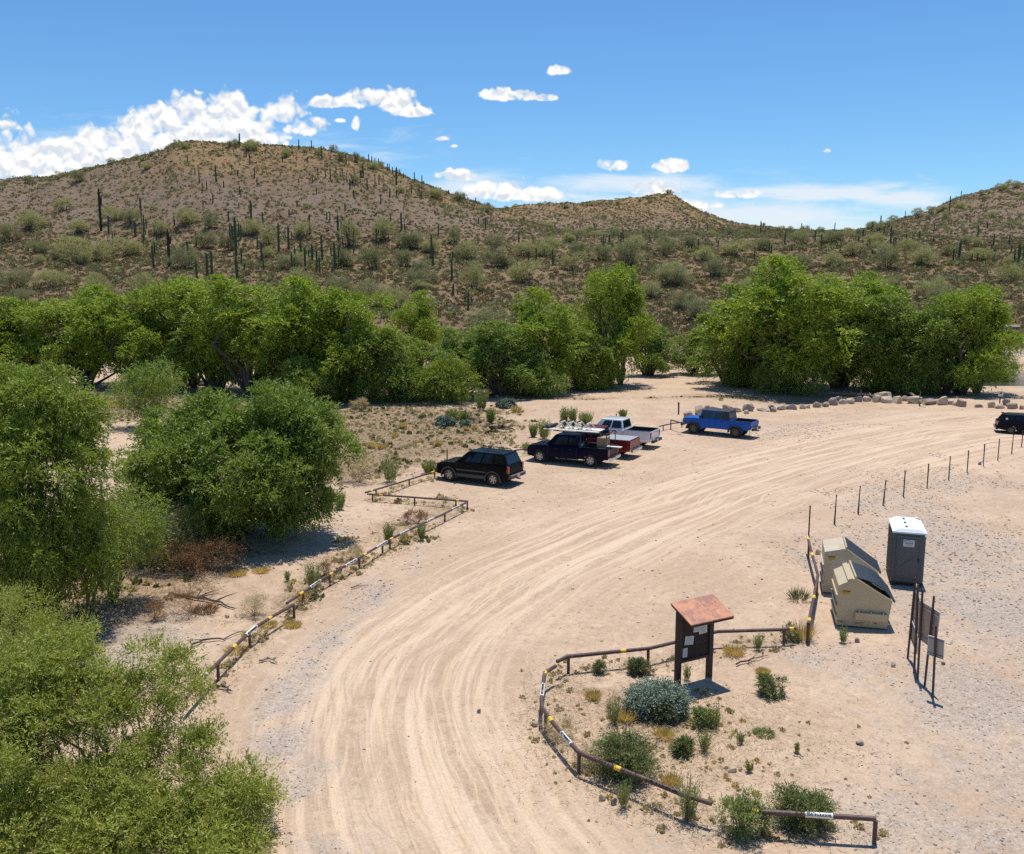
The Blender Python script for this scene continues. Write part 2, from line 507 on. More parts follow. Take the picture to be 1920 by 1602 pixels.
def gh(x, y):
    x = np.asarray(x, float); y = np.asarray(y, float)
    t = x / np.maximum(y, 8.0)
    # lot and banks
    left = ss(-x + 0.0, 2, 9) * ss(y, 18, 30) * ss(-y, -112, -95)
    z = .05 * fbm(x / 6, y / 6, 3, 4)
    z = z + left * (.30 * fbm(x / 4.5, y / 4.5, 5, 4))
    mound = ss(y, 62, 80) * ss(-y, -100, -90)
    z = z + mound * .55 * fbm(x / 9, y / 5, 8, 3)
    z = z + .014 * fbm(x / .8, y / .8, 12, 3) * (y < 140)
    # river bed
    wob = 3 * vn(x / 30, x * 0 + 1.5, 21)
    ch = ss(y, 103 + wob, 109 + wob) * ss(-y, -(127 + wob), -(121 + wob))
    ch = ch * ss(x, 40, 54)
    z = z * (1 - ch) - 1.1 * ch
    # desert slope
    zb = np.interp(y, [118, 126, 135, 150, 200, 260, 330, 450, 620, 800, 1200], [0, .5, 2.2, 5, 13, 24.3, 28, 36, 36, 30, 10])
    zb = zb * ss(y, 119, 128)
    rough = ss(y, 126, 150)
    zb = zb + rough * (1.0 * fbm(x / 26, y / 26, 31, 4) + .3 * fbm(x / 5, y / 5, 33, 3))
    def layer(SK, Y0, Ys, amp, seed):
        zr = CAM_H + np.interp(t, *SK) * Y0
        base = np.interp(Y0, [118, 126, 135, 150, 200, 260, 330, 450, 620, 800, 1200], [0, .5, 2.2, 5, 13, 24.3, 28, 36, 36, 30, 10])
        k = np.clip((y - Ys) / (Y0 - Ys), 0, 1)
        k = .35 * k + .65 * k * k * (3 - 2 * k)
        back = ss(-y, -(Y0 + (Y0 - Ys) * 1.6), -Y0)
        k = np.where(y > Y0, back, k)
        g = amp * (1 - np.abs(fbm((x + .3 * y) / 22, y / 60, seed, 4)) * 3.2) * k * (1 - .8 * ss(y, Y0 - 30, Y0))
        return np.maximum(zr - base, -2) * k + g * (zr - base > 6)
    hl = layer(SK_L, YL, 236, 2.2, 41)
    hm = layer(SK_M, YM, 440, 2.0, 51)
    hr = layer(SK_R, YR, 262, 2.2, 61)
    h = np.maximum(np.maximum(hl, hm), hr)
    return z + zb + np.where(y > 150, h, 0)

def gz(x, y):
    return float(gh(np.array([x]), np.array([y]))[0])

def hit(px, py, y0=118.0):
    """where a line of sight through a photo pixel meets the far terrain"""
    t, e = slope(px, py)
    ys = np.linspace(y0, 640, 2100)
    g = gh(t * ys, ys)
    zl = CAM_H + e * ys
    idx = np.where(g >= zl)[0]
    if len(idx) == 0: return None
    y = ys[idx[0]]
    return Vector((t * y, y, float(g[idx[0]])))

def gat(px, py):
    """near ground point under a pixel, following the relief"""
    p = at(px, py)
    for _ in range(5):
        p = at(px, py, gz(p.x, p.y))
    return p

def on(px, py):
    p = gat(px, py)
    return p

# road frame
road_px = [(1000, 2050), (880, 1750), (770, 1500), (738, 1330), (800, 1200), (930, 1100), (1120, 1010), (1320, 930), (1540, 862), (1780, 812), (2100, 790), (2500, 780)]
rp = np.array([[*at(*p)[:2]] for p in road_px])
def spline(P, n=40):
    out = []
    Q = np.vstack([2 * P[0] - P[1], P, 2 * P[-1] - P[-2]])
    for i in range(1, len(Q) - 2):
        for s in np.linspace(0, 1, n, endpoint=False):
            p0, p1, p2, p3 = Q[i - 1], Q[i], Q[i + 1], Q[i + 2]
            out.append(.5 * ((2 * p1) + (-p0 + p2) * s + (2 * p0 - 5 * p1 + 4 * p2 - p3) * s ** 2 + (-p0 + 3 * p1 - 3 * p2 + p3) * s ** 3))
    out.append(P[-1])
    return np.array(out)
RC = spline(rp, 16)
seg = np.diff(RC, axis=0); sl_ = np.hypot(seg[:, 0], seg[:, 1]); arc = np.concatenate([[0], np.cumsum(sl_)])
tang = np.vstack([seg / sl_[:, None], (seg / sl_[:, None])[-1:]])

def road_coords(x, y):
    u = np.empty_like(x); v = np.empty_like(x)
    for i in range(0, len(x), 20000):
        dx = x[i:i + 20000, None] - RC[None, :, 0]; dy = y[i:i + 20000, None] - RC[None, :, 1]
        j = np.argmin(dx * dx + dy * dy, axis=1); r = np.arange(len(j))
        ax, ay = dx[r, j], dy[r, j]; tx, ty = tang[j, 0], tang[j, 1]
        u[i:i + 20000] = tx * ay - ty * ax
        v[i:i + 20000] = arc[j] + ax * tx + ay * ty
    return u, v

def blobs(x, y, pts):
    """soft mask: union of ellipses given as photo pixel centre and radii in metres"""
    m = np.zeros_like(x)
    for px, py, rx, ry, wgt in pts:
        p = at(px, py)
        d = ((x - p.x) / rx) ** 2 + ((y - p.y) / ry) ** 2
        m = np.maximum(m, wgt * np.exp(-d * .9))
    return m

GRAV = [(617, 1590, 1.08, .9, 1.25), (567, 1463, 1.08, 1.4, 1.25), (535, 1390, 1.08, 1.6, 1.25), (540, 1310, 1.08, 1.6, 1.1875), (585, 1262, 1.08, 1.8, 1.1875), (625, 1200, 1.08, 2.2, 1.0625),
        (700, 1120, 1.215, 3, 0.875), (780, 1050, 1, 4, .45),
        (1840, 1120, 6, 14, .75), (1860, 1350, 3.5, 6, .7), (1750, 1450, 3, 2.5, .5), (1900, 1450, 3, 3, .7), (1820, 1300, 3, 4, .8), (1880, 1150, 4, 6, .9), (1800, 1020, 5, 8, .75), (1650, 935, 5, 8, .6), (1760, 900, 6, 6, .6), (1600, 880, 6, 5, .5),
        (1650, 830, 12, 9, .45), (1560, 800, 12, 4, .55), (1480, 815, 6, 4, .7), (1750, 780, 14, 3, .6), (1700, 1550, 2.5, 2.0, .75), (1850, 1580, 2, 2, .7), (1300, 1560, 2, 1.0, .6), (1180, 1500, 1.2, 1.2, .5),
        (250, 1190, 2.6, 3.0, .9), (330, 1200, 1.8, 2.0, .7), (180, 1240, 2.5, 3, .8), (640, 990, 2.5, 3, .5), (450, 1000, 3, 3, .35), (330, 900, 3, 6, .5), (1510, 1050, .8, 2.5, .7), (1560, 1230, 2, 2, .6), (1640, 1260, 3, 3, .5)]
LITT = [(700, 800, 11, 12, 1.2), (640, 860, 6, 7, 1.1), (780, 840, 6, 6, .8), (820, 790, 7, 6, .7), (600, 790, 8, 9, 1), (900, 770, 7, 5, .5), (480, 1130, 3, 4, .35), (760, 990, 2, 5, .5), (640, 1050, 1.3, 4, .5),
        (820, 960, 1.5, 3.5, .5), (560, 1110, 1.3, 4, .55), (470, 1200, 1.2, 2.5, .4), (1180, 1330, 3, 2.6, .45), (1300, 1450, 2.6, 1.6, .35), (120, 1100, 7, 8, .8), (350, 1010, 4, 5, .7),
        (100, 760, 20, 14, .9), (400, 760, 20, 8, .8), (700, 745, 25, 3, .8), (1000, 745, 18, 3, .5), (1560, 745, 24, 3.5, .7), (1200, 1250, 2, 1.5, .3), (1420, 1200, 2, 1.2, .35), (1100, 1490, 1.5, 1, .35)]

def ground_patch(name, us, ys, margin, mat):
    U, Y = np.meshgrid(us, ys)
    X = U * (Y + margin)
    Z = gh(X, Y)
    me = grid_mesh(name, np.stack([X, Y, Z], -1), mat)
    return me, X.ravel(), Y.ravel()

def put_attr(me, name, vals):
    a = me.attributes.new(name, 'FLOAT', 'POINT')
    a.data.foreach_set('value', np.ascontiguousarray(vals, dtype=np.float32))

# ground material ------------------------------------------------------
m, k, out = new_mat('ground')
pos = k.n('ShaderNodeNewGeometry').outputs['Position']
ru, rv = k.attr('road_u'), k.attr('road_v')
gr, li, rm = k.attr('gravel'), k.attr('litter'), k.attr('road')
sandA, sandB = (.462, .326, .221), (.550, .402, .278)
big = k.noise(pos, .22, 5, .6)
mid = k.noise(pos, 1.7, 5, .65)
fine = k.noise(pos, 16.0, 4, .7)
col = k.mix(k.step(big, .38, .64), sandA, sandB)
col = k.mix(k.math('MULTIPLY', k.step(mid, .50, .64), .55), col, (.40, .275, .185))
col = k.mix(k.math('MULTIPLY', k.step(k.noise(pos, 3.6, 6, .75, .6), .50, .62), .62), col, (.36, .255, .175))
col = k.mix(k.math('MULTIPLY', k.step(k.noise(pos, 2.9, 4, .7, .3), .56, .68), .45), col, (.68, .52, .38))
# tyre streaks that follow the road
warp = k.math('MULTIPLY', k.math('SUBTRACT', k.noise(pos, .12, 2, .4), .5), 4.0)
ruw = k.math('ADD', ru, warp)
sv3 = k.n('ShaderNodeCombineXYZ', {0: k.math('MULTIPLY', ruw, 4.6), 1: k.math('MULTIPLY', rv, .09), 2: 7.0}).outputs[0]
st3 = k.noise(sv3, 1.0, 4, .6)
sv = k.n('ShaderNodeCombineXYZ', {0: k.math('MULTIPLY', ru, 2.1), 1: k.math('MULTIPLY', rv, .055), 2: 0.0}).outputs[0]
st = k.noise(sv, 1.0, 5, .62)
sv2 = k.n('ShaderNodeCombineXYZ', {0: k.math('MULTIPLY', ru, 5.0), 1: k.math('MULTIPLY', rv, .10), 2: 3.0}).outputs[0]
st2 = k.noise(sv2, 1.0, 3, .6)
stm = k.math('MULTIPLY', k.step(st, .44, .60), rm)
col = k.mix(k.math('MULTIPLY', stm, .85), col, (.665, .500, .360))
col = k.mix(k.math('MULTIPLY', k.math('MULTIPLY', k.step(st3, .52, .60), k.math('ADD', .25, rm)), .5), col, (.66, .485, .325))
col = k.mix(k.math('MULTIPLY', k.math('MULTIPLY', k.math('SUBTRACT', 1.0, k.step(st3, .38, .44)), k.math('ADD', .30, rm)), .45), col, (.43, .305, .205))
edge_ = k.math('MULTIPLY', k.math('MULTIPLY', k.step(st2, .56, .66), rm), .45)
col = k.mix(edge_, col, (.45, .315, .215))
# gravel speckle
vor = k.n('ShaderNodeTexVoronoi', {'Vector': pos, 'Scale': 11.0})
vor2 = k.n('ShaderNodeTexVoronoi', {'Vector': pos, 'Scale': 26.0})
vc = k.n('ShaderNodeSeparateColor', {0: vor.outputs['Color']}).outputs[0]
vc2 = k.n('ShaderNodeSeparateColor', {0: vor2.outputs['Color']}).outputs[0]
gcol = k.mix(vc, (.20, .168, .142), (.52, .445, .375))
gcol = k.mix(.5, gcol, k.mix(vc2, (.17, .15, .135), (.56, .50, .44)))
gm = k.math('ADD', k.math('MULTIPLY', gr, .95), k.math('MULTIPLY', k.math('SUBTRACT', k.noise(pos, .55, 7, .74, .6), .5), 1.6))
gmask = k.step(gm, .25, .90)
sprinkle = k.math('MULTIPLY', k.step(vc2, .80, .90), k.math('ADD', .22, k.math('MULTIPLY', gr, .5)))
col = k.mix(k.math('MULTIPLY', gmask, .66), col, gcol)
col = k.mix(sprinkle, col, gcol)
# leaf litter and dry weeds
lm = k.math('ADD', li, k.math('MULTIPLY', k.math('SUBTRACT', k.noise(pos, 1.3, 6, .75), .5), 1.1))
lmask = k.step(lm, .22, .70)
lcol = k.mix(k.step(k.noise(pos, 7, 4, .75), .38, .62), (.14, .095, .06), (.38, .265, .16))
col = k.mix(k.math('MULTIPLY', lmask, .92), col, lcol)
fl = k.math('ADD', .62, k.math('MULTIPLY', fine, .76))
col = k.mix(1.0, col, k.n('ShaderNodeCombineColor', {0: fl, 1: fl, 2: fl}).outputs[0], 'MULTIPLY')
fleck = k.step(k.noise(pos, 38, 2, .5), .67, .72)
col = k.mix(k.math('MULTIPLY', fleck, .55), col, (.20, .145, .105))
hgt = k.math('ADD', k.math('MULTIPLY', k.math('MULTIPLY', st, rm), .16), k.math('MULTIPLY', k.noise(pos, 5.0, 6, .75), .045))
hgt = k.math('ADD', hgt, k.math('MULTIPLY', k.math('ADD', k.math('MULTIPLY', st2, rm), k.math('MULTIPLY', st3, .8)), .05))
hgt = k.math('ADD', hgt, k.math('MULTIPLY', k.math('MULTIPLY', k.math('SUBTRACT', 1.0, vor.outputs['Distance']), gmask), .03))
bp = k.n('ShaderNodeBump', {'Strength': .8, 'Distance': 1.0, 'Height': hgt})
b = k.n('ShaderNodeBsdfPrincipled', {'Base Color': col, 'Roughness': .95, 'Specular IOR Level': .1, 'Normal': bp.outputs[0]})
k.set(out, 0, b.outputs[0])

# hill material ----------------------------------------------------------
m, k, out = new_mat('hill_soil')
pos = k.n('ShaderNodeNewGeometry').outputs['Position']
hz = k.n('ShaderNodeSeparateXYZ', {0: pos}).outputs[2]
n1 = k.noise(pos, .018, 5, .6)
n2 = k.noise(pos, .12, 6, .65)
n3 = k.noise(pos, .9, 5, .7)
col = k.mix(k.step(n2, .40, .62), (.200, .138, .080), (.290, .198, .112))
golden = k.step(k.math('ADD', k.math('ADD', k.math('MULTIPLY', hz, .010), k.math('MULTIPLY', n1, .9)), k.math('MULTIPLY', n2, .9)), 1.12, 1.75)
col = k.mix(k.math('MULTIPLY', golden, .75), col, (.340, .215, .100))
bare = k.attr('bare')
col = k.mix(k.math('MULTIPLY', bare, k.step(n2, .30, .60)), col, k.mix(n3, (.180, .132, .098), (.275, .208, .155)))
col = k.mix(k.step(n3, .56, .66), col, (.115, .085, .064))
col = k.mix(k.math('MULTIPLY', k.step(k.noise(pos, .35, 6, .75), .54, .64), .6), col, (.13, .105, .060))
col = k.mix(k.math('MULTIPLY', k.step(k.noise(pos, 1.9, 3, .7), .62, .70), .6), col, (.38, .30, .235))
low = k.attr('sandbank')
col = k.mix(low, col, k.mix(n3, (.30, .245, .20), (.46, .39, .32)))
hb = k.math('ADD', k.math('MULTIPLY', n3, .5), k.math('MULTIPLY', k.noise(pos, 4.0, 4, .7), .15))
bp = k.n('ShaderNodeBump', {'Strength': .9, 'Distance': 1.6, 'Height': hb})
b = k.n('ShaderNodeBsdfPrincipled', {'Base Color': col, 'Roughness': .95, 'Specular IOR Level': .1, 'Normal': bp.outputs[0]})
k.set(out, 0, b.outputs[0])

# water
m, k, out = new_mat('water')
pos = k.n('ShaderNodeNewGeometry').outputs['Position']
bp = k.n('ShaderNodeBump', {'Strength': .35, 'Distance': .08, 'Height': k.noise(pos, 2.2, 4, .6)})
b = k.n('ShaderNodeBsdfPrincipled', {'Base Color': (.085, .085, .065), 'Roughness': .12, 'Normal': bp.outputs[0], 'Specular IOR Level': .5})
k.set(out, 0, b.outputs[0])

# near ground
ys = np.concatenate([np.linspace(2, 14, 30, endpoint=False), np.geomspace(14, 131, 620)])
us = np.linspace(-1.05, 1.05, 560)
me, X, Y = ground_patch('ground', us, ys, 14.0, 'ground')
ru, rv = road_coords(X, Y)
half = np.interp(rv, [0, 25, 40, 60, 90, 140], [3.6, 3.2, 4.6, 8.0, 9.5, 9.5])
rm = np.exp(-np.clip(np.abs(ru) / half, 0, 6) ** 3.2)
put_attr(me, 'road_u', ru); put_attr(me, 'road_v', rv); put_attr(me, 'road', rm)
lot = ss(-Y, -100, -60)
gv = blobs(X, Y, GRAV)
put_attr(me, 'gravel', gv * (1 - .55 * rm)); put_attr(me, 'litter', blobs(X, Y, LITT) * (1 - rm) )
tag(link('ground', me), kind='structure')

# far terrain
ys = np.concatenate([np.linspace(129.5, 360, 330, endpoint=False), np.geomspace(360, 1250, 120)])
us = np.linspace(-1.25, 1.25, 640)
me, X, Y = ground_patch('hills', us, ys, 0.0, 'hill_soil')
T = X / Y
pxs = 960 + T * 1700
br = fbm(X / 45, Y / 30, 71, 4)
bare = .9 * ss(Y + 25 * br, 236, 262) * ss(-(Y + 30 * br), -318, -288)
bare = np.maximum(bare, ss(pxs, 980, 1020) * ss(-(Y + 30 * br), -560, -470) * ss(Y, 255, 290) * .8)
bare = np.maximum(bare, ss(-pxs, -420, -180) * ss(Y, 240, 275) * .9)
put_attr(me, 'bare', np.clip(bare, 0, 1))
put_attr(me, 'sandbank', ss(-(Y + 8 * br), -141, -133))
tag(link('hills', me), kind='structure')

me = grid_mesh('river_water', np.stack([*np.meshgrid(np.linspace(-220, 220, 12), np.linspace(101, 131, 4)), np.full((4, 12), -.45)], -1), 'water')
tag(link('river_water', me), kind='structure')

# far blue-grey mountain at the left edge
mp = MB()
prof = [(-700, 0), (-560, 190), (-430, 245), (-300, 262), (-180, 250), (-60, 268), (40, 236), (150, 120), (260, 0)]
V = []
for dx, dz in prof:
    V.append((-2350 + dx * 1.6, 3900, dz * 2.02))
base = [(x, 3500, -20) for x, y, z in V]
back = [(x, 4600, -20) for x, y, z in V]
n = len(V)
Ff = [(i, i + 1, n + i + 1, n + i) for i in range(n - 1)] + [(n + i, n + i + 1, 2 * n + i + 1, 2 * n + i) for i in range(n - 1)]
mp.add(base + V + back, Ff)
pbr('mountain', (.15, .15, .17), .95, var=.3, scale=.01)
tag(mp.build('distant_mountain', 'mountain', smooth=True), kind='structure')

# ------------------------------------------------------------------ foliage
def unit(a):
    return a / np.maximum(np.linalg.norm(a, axis=-1, keepdims=True), 1e-9)

def twig_leaves(rng, P, D, nleaf, length, leaf, width, droop=.5, spread=.8):
    """P, D: (T,3) twig roots and directions -> leaf quads (T*nleaf*4,3)"""
    T = len(P)
    s = np.linspace(.12, 1, nleaf)[None, :, None]
    L = (length * rng.uniform(.6, 1.3, T))[:, None, None]
    pts = P[:, None, :] + D[:, None, :] * s * L
    pts[..., 2] -= (droop * L[..., 0] * s[..., 0] ** 2)
    pts += rng.normal(0, .05 * length, pts.shape)
    d = unit(D[:, None, :] + rng.normal(0, spread, pts.shape) + np.array([0, 0, -droop * .8]) * s)
    n = unit(np.cross(d, rng.normal(0, 1, pts.shape) + np.array([0, 0, 1.2])))
    le = leaf * rng.uniform(.6, 1.25, (T, nleaf, 1)); wi = width * rng.uniform(.7, 1.2, (T, nleaf, 1))
    q = np.stack([pts, pts + d * le * .45 + n * wi * .5, pts + d * le, pts + d * le * .45 - n * wi * .5], 2)
    return q.reshape(-1, 3)

def crown_leaves(rng, lobes, nclump, ntwig, nleaf, clump_r, twig, leaf, width, droop=.4, up=.25, shell=.45, flat=.8):
    """lobes: (cx,cy,cz,rx,ry,rz).  Clumps of twigs sit in the outer part of every lobe"""
    lobes = np.array(lobes, float)
    vol = (lobes[:, 3] * lobes[:, 4] * lobes[:, 5]) ** .67
    pick = rng.choice(len(lobes), nclump, p=vol / vol.sum())
    d = unit(rng.normal(0, 1, (nclump, 3)) + np.array([0, 0, .25]))
    r = rng.uniform(shell, 1.0, nclump)[:, None] ** .6
    cc = lobes[pick, :3] + d * r * lobes[pick, 3:]
    cr = clump_r * rng.uniform(.55, 1.35, nclump)
    idx = rng.integers(0, nclump, nclump * ntwig)
    dd = unit(rng.normal(0, 1, (len(idx), 3)) + d[idx] * .7 + np.array([0, 0, up]))
    P = cc[idx] + dd * (cr[idx] * rng.uniform(.15, .9, len(idx)))[:, None] * np.array([1, 1, flat])
    return twig_leaves(rng, P, dd, nleaf, twig, leaf, width, droop), cc

def limb_mesh(rng, base_pts, targets, r0, fork=.35, n=6, wig=.08):
    """trunks from the ground that fork towards clump centres"""
    mb = MB()
    base_pts = [Vector(b) for b in base_pts]
    for tg in targets:
        tg = Vector(tg)
        b = min(base_pts, key=lambda q: (q - tg).length + rng.uniform(0, 1.5))
        L = (tg - b).length
        m1 = b.lerp(tg, fork) + Vector((0, 0, .12 * L)) + Vector(rng.normal(0, wig * L, 3))
        m2 = b.lerp(tg, .7) + Vector((0, 0, .08 * L)) + Vector(rng.normal(0, wig * L, 3))
        k = rng.uniform(.5, 1.0) * r0
        mb.tube([b - Vector((0, 0, .3)), b.lerp(m1, .5) + Vector(rng.normal(0, wig * L * .4, 3)), m1, m2, tg], [k, k * .8, k * .6, k * .35, k * .1], n, caps=False)
    return mb

def make_tree(name, seed, lobes, mat, nclump, ntwig, nleaf, clump_r, twig, leaf, width, trunks=3, r0=.14, nlimb=14,
              droop=.4, up=.25, shell=.45, spread=.5, base_r=.4, bark='bark', flat=.8):
    rng = np.random.default_rng(seed)
    Q, cc = crown_leaves(rng, lobes, nclump, ntwig, nleaf, clump_r, twig, leaf, width, droop, up, shell, flat)
    Q[:, 2] = np.maximum(Q[:, 2], .03)
    root = empty(name, (0, 0, 0))
    bp_ = [(rng.normal(0, base_r), rng.normal(0, base_r), 0) for _ in range(trunks)]
    sel = cc[rng.choice(len(cc), min(nlimb, len(cc)), replace=False)]
    tr = limb_mesh(rng, bp_, sel, r0).build('trunk', bark, root, smooth=True)
    cr = link('crown', quad_mesh('crown', Q, 4, mat), root)
    CHILD[root.name] = [tr, cr]
    return root

def kids(o):
    if o.name in CHILD: return CHILD[o.name]
    k = [x for x in bpy.data.objects if x.parent == o]
    CHILD[o.name] = k
    return k

# -------- hero trees, described by their outline in the photo ------------
def hero(name, base_px, lobes_px, label, group=None, cat='tree', **kw):
    """lobes_px: (px, py, r_px_x, r_px_y, depth offset) -> metres around the trunk base"""
    b = gat(*base_px)
    lobes = []
    for px, py, rx, ry, dy in lobes_px:
        y = b.y + dy
        t, e = slope(px, py)
        X = t * y; Z = CAM_H + e * y
        s = y / FPX * 1.02
        Z = max(Z, b.z + .25)
        lobes.append((X - b.x, dy, Z - b.z, rx * s, (rx + ry) * .5 * s, ry * s))
    o = make_tree(name, kw.pop('seed', 1), lobes, **kw)
    o.location = b
    tag(o, label, cat, group)
    return o

hero('willow_tree', (75, 1170), [(20, 805, 130, 105, .5), (95, 795, 85, 90, 0), (-60, 900, 130, 140, 0), (70, 900, 130, 120, -.6), (130, 960, 45, 80, 0), (40, 1010, 120, 100, -.8),
     (140, 775, 40, 50, .6), (-80, 785, 120, 110, 1), (100, 1080, 60, 60, -.6), (20, 1090, 90, 60, -.3), (150, 1050, 60, 60, -.4), (-50, 1040, 110, 110, 0)],
     'tall leafy willow filling the left edge of the photo in front of the round tree', mat='leaf_willow', nclump=400, ntwig=36, nleaf=14, clump_r=.52, twig=.52, leaf=.155, width=.042,
     droop=.55, nlimb=34, r0=.15, seed=11, shell=.35)
hero('willow_tree', (432, 1000), [(430, 860, 150, 105, 0), (335, 850, 85, 75, .4), (530, 835, 95, 80, .2), (600, 825, 50, 55, -.2), (400, 785, 70, 38, .8), (505, 765, 55, 42, .8), (310, 890, 62, 62, -.5),
     (420, 900, 150, 80, -1.4), (550, 880, 80, 60, -.8), (575, 790, 42, 34, .3), (620, 850, 38, 40, 0), (500, 940, 80, 40, -1.2), (330, 950, 90, 40, -.9), (430, 955, 120, 35, -.6), (560, 935, 60, 35, -.5)],
     'big round dense willow casting a dark shadow beside the sandy track', mat='leaf_willow_deep', nclump=380, ntwig=36, nleaf=13, clump_r=.62, twig=.55, leaf=.20, width=.058,
     droop=.30, nlimb=36, r0=.17, seed=12, shell=.4)
hero('willow_bush', (190, 1560), [(120, 1440, 210, 170, .3), (330, 1500, 150, 120, -.2), (20, 1330, 120, 130, 1), (230, 1330, 90, 90, 1.1), (440, 1540, 80, 70, -.2), (60, 1560, 200, 120, -1.2), (300, 1580, 180, 90, -1.2),
     (330, 1290, 40, 50, 1.0), (120, 1250, 60, 70, 1.6), (280, 1230, 35, 35, 1.5), (470, 1480, 35, 35, -.1)],
     'large bright green willow bush in the bottom left corner of the photo', cat='bush', mat='leaf_near', nclump=430, ntwig=42, nleaf=13, clump_r=.32, twig=.36, leaf=.098, width=.024,
     droop=.2, up=.5, nlimb=40, r0=.05, seed=13, shell=.3, bark='deadwood')
hero('willow_bush', (40, 1330), [(20, 1180, 80, 60, 0), (110, 1210, 60, 50, -.3), (-60, 1250, 80, 70, 0)],
     'small yellow green willow bush under the tall willow at the left edge', cat='bush', mat='leaf_near', nclump=90, ntwig=26, nleaf=12, clump_r=.40, twig=.45, leaf=.095, width=.02,
     droop=.1, up=.7, nlimb=14, r0=.04, seed=14, bark='deadwood')
hero('willow_tree', (215, 1130), [(220, 1000, 60, 50, 0), (250, 960, 40, 35, .4), (190, 1010, 45, 50, 0)],
     'slender young willow with bare dark stems between the two big left trees', mat='leaf_willow', nclump=70, ntwig=22, nleaf=12, clump_r=.45, twig=.6, leaf=.13, width=.028,
     droop=.4, nlimb=12, r0=.06, seed=15)
hero('tamarisk_bush', (300, 1060), [(300, 1000, 58, 38, 0), (265, 1010, 40, 40, 0), (335, 1015, 35, 30, 0)],
     'feathery grey green tamarisk bush right of the slender young willow', cat='bush', mat='leaf_tamarisk', nclump=90, ntwig=26, nleaf=12, clump_r=.40, twig=.75, leaf=.12, width=.012,
     droop=.15, up=.9, nlimb=12, r0=.03, seed=16)
hero('dry_bush', (385, 1072), [(330, 1050, 45, 22, 0), (385, 1050, 45, 18, 0), (420, 1045, 25, 22, .2)],
     'rust brown dead bush at the front edge of the round willow shadow', cat='bush', mat='dry_rust', nclump=70, ntwig=22, nleaf=10, clump_r=.34, twig=.5, leaf=.11, width=.012,
     droop=.1, up=.5, nlimb=10, r0=.02, seed=17)
hero('willow_tree', (285, 805), [(280, 730, 42, 34, 0), (305, 715, 26, 26, 0), (250, 740, 28, 28, 0)],
     'small willow standing behind the gap between the two big left trees', mat='leaf_willow_deep', nclump=60, ntwig=24, nleaf=10, clump_r=.8, twig=.8, leaf=.22, width=.06,
     droop=.3, nlimb=10, r0=.09, seed=18)

# -------- river trees -----------------------------------------------------
def proto_tree(seed, lobes, mat, n=100, **kw):
    a = dict(nclump=n, ntwig=44, nleaf=9, clump_r=.74, twig=.58, leaf=.25, width=.090, droop=.4, nlimb=26, r0=.22, trunks=3, base_r=.6)
    a.update(kw)
    return make_tree('cottonwood_tree', seed, lobes, mat, **a)

rt = random.Random(4)
PROT = []
for i, mat in enumerate(['leaf_cottonwood', 'leaf_willow_deep', 'leaf_cottonwood', 'leaf_willow', 'leaf_cottonwood', 'leaf_willow_deep']):
    lb = [(0, 0, 4.6, 1.9, 1.9, 2.6)]
    for q in range(13):
        zz = (1.3 if i % 2 else 1.9) + (6.8 if i % 2 else 6.2) * (q / 12) ** .9
        rr = 2.75 * math.sqrt(max(.06, 1 - ((zz - 3.6) / 5.4) ** 2))
        aa = q * 2.4 + rt.uniform(-.5, .5)
        r_ = rt.uniform(.85, 1.45) * (1.0 if zz < 6.5 else .95)
        lb.append((math.cos(aa) * rr * rt.uniform(.75, 1.1), math.sin(aa) * rr * rt.uniform(.6, 1.0), zz, r_, r_, r_ * rt.uniform(.7, 1.0)))
    PROT.append(proto_tree(100 + i, lb, mat))
BUSHP = []
for i, mat in enumerate(['leaf_willow_deep', 'leaf_willow']):
    lb = [(0, 0, 1.7, 2.2, 2.0, 1.5), (-1.5, 0, 1.2, 1.3, 1.4, 1.1), (1.5, .2, 1.3, 1.4, 1.4, 1.2), (.2, 0, 2.9, 1.1, 1.1, .9)]
    BUSHP.append(make_tree('willow_bush', 200 + i, lb, mat, 110, 24, 8, .6, .6, .24, .06, trunks=4, r0=.08, nlimb=16, droop=.35))
used = set()
def place(pool, k, px, base, top, wpx, label, group=None, hgt=9.4, wid=7.6, cat='tree', name=None):
    src = pool[k % len(pool)]
    b = gat(px, base)
    s_ = b.y / FPX
    zt = CAM_H + slope(px, top)[1] * b.y
    sz = max(zt - b.z, 1.0) / hgt * rt.uniform(.97, 1.03)
    sx = wpx * s_ / wid * (1.16 if cat == 'tree' else 1)
    if src.name in used:
        o = copy_thing(src, kids(src))
    else:
        used.add(src.name); o = src
    o.location = b; o.scale = (sx, (sx + sz) * .5, sz)
    o.rotation_euler = (0, 0, rt.uniform(-.6, .6) + (math.pi if rt.random() < .5 else 0))
    if name: o.name = name
    tag(o, label, cat, group)
    return o
G1 = 'trees in the thicket along the river, left part'
G2 = 'trees in the grove behind the boulder row'
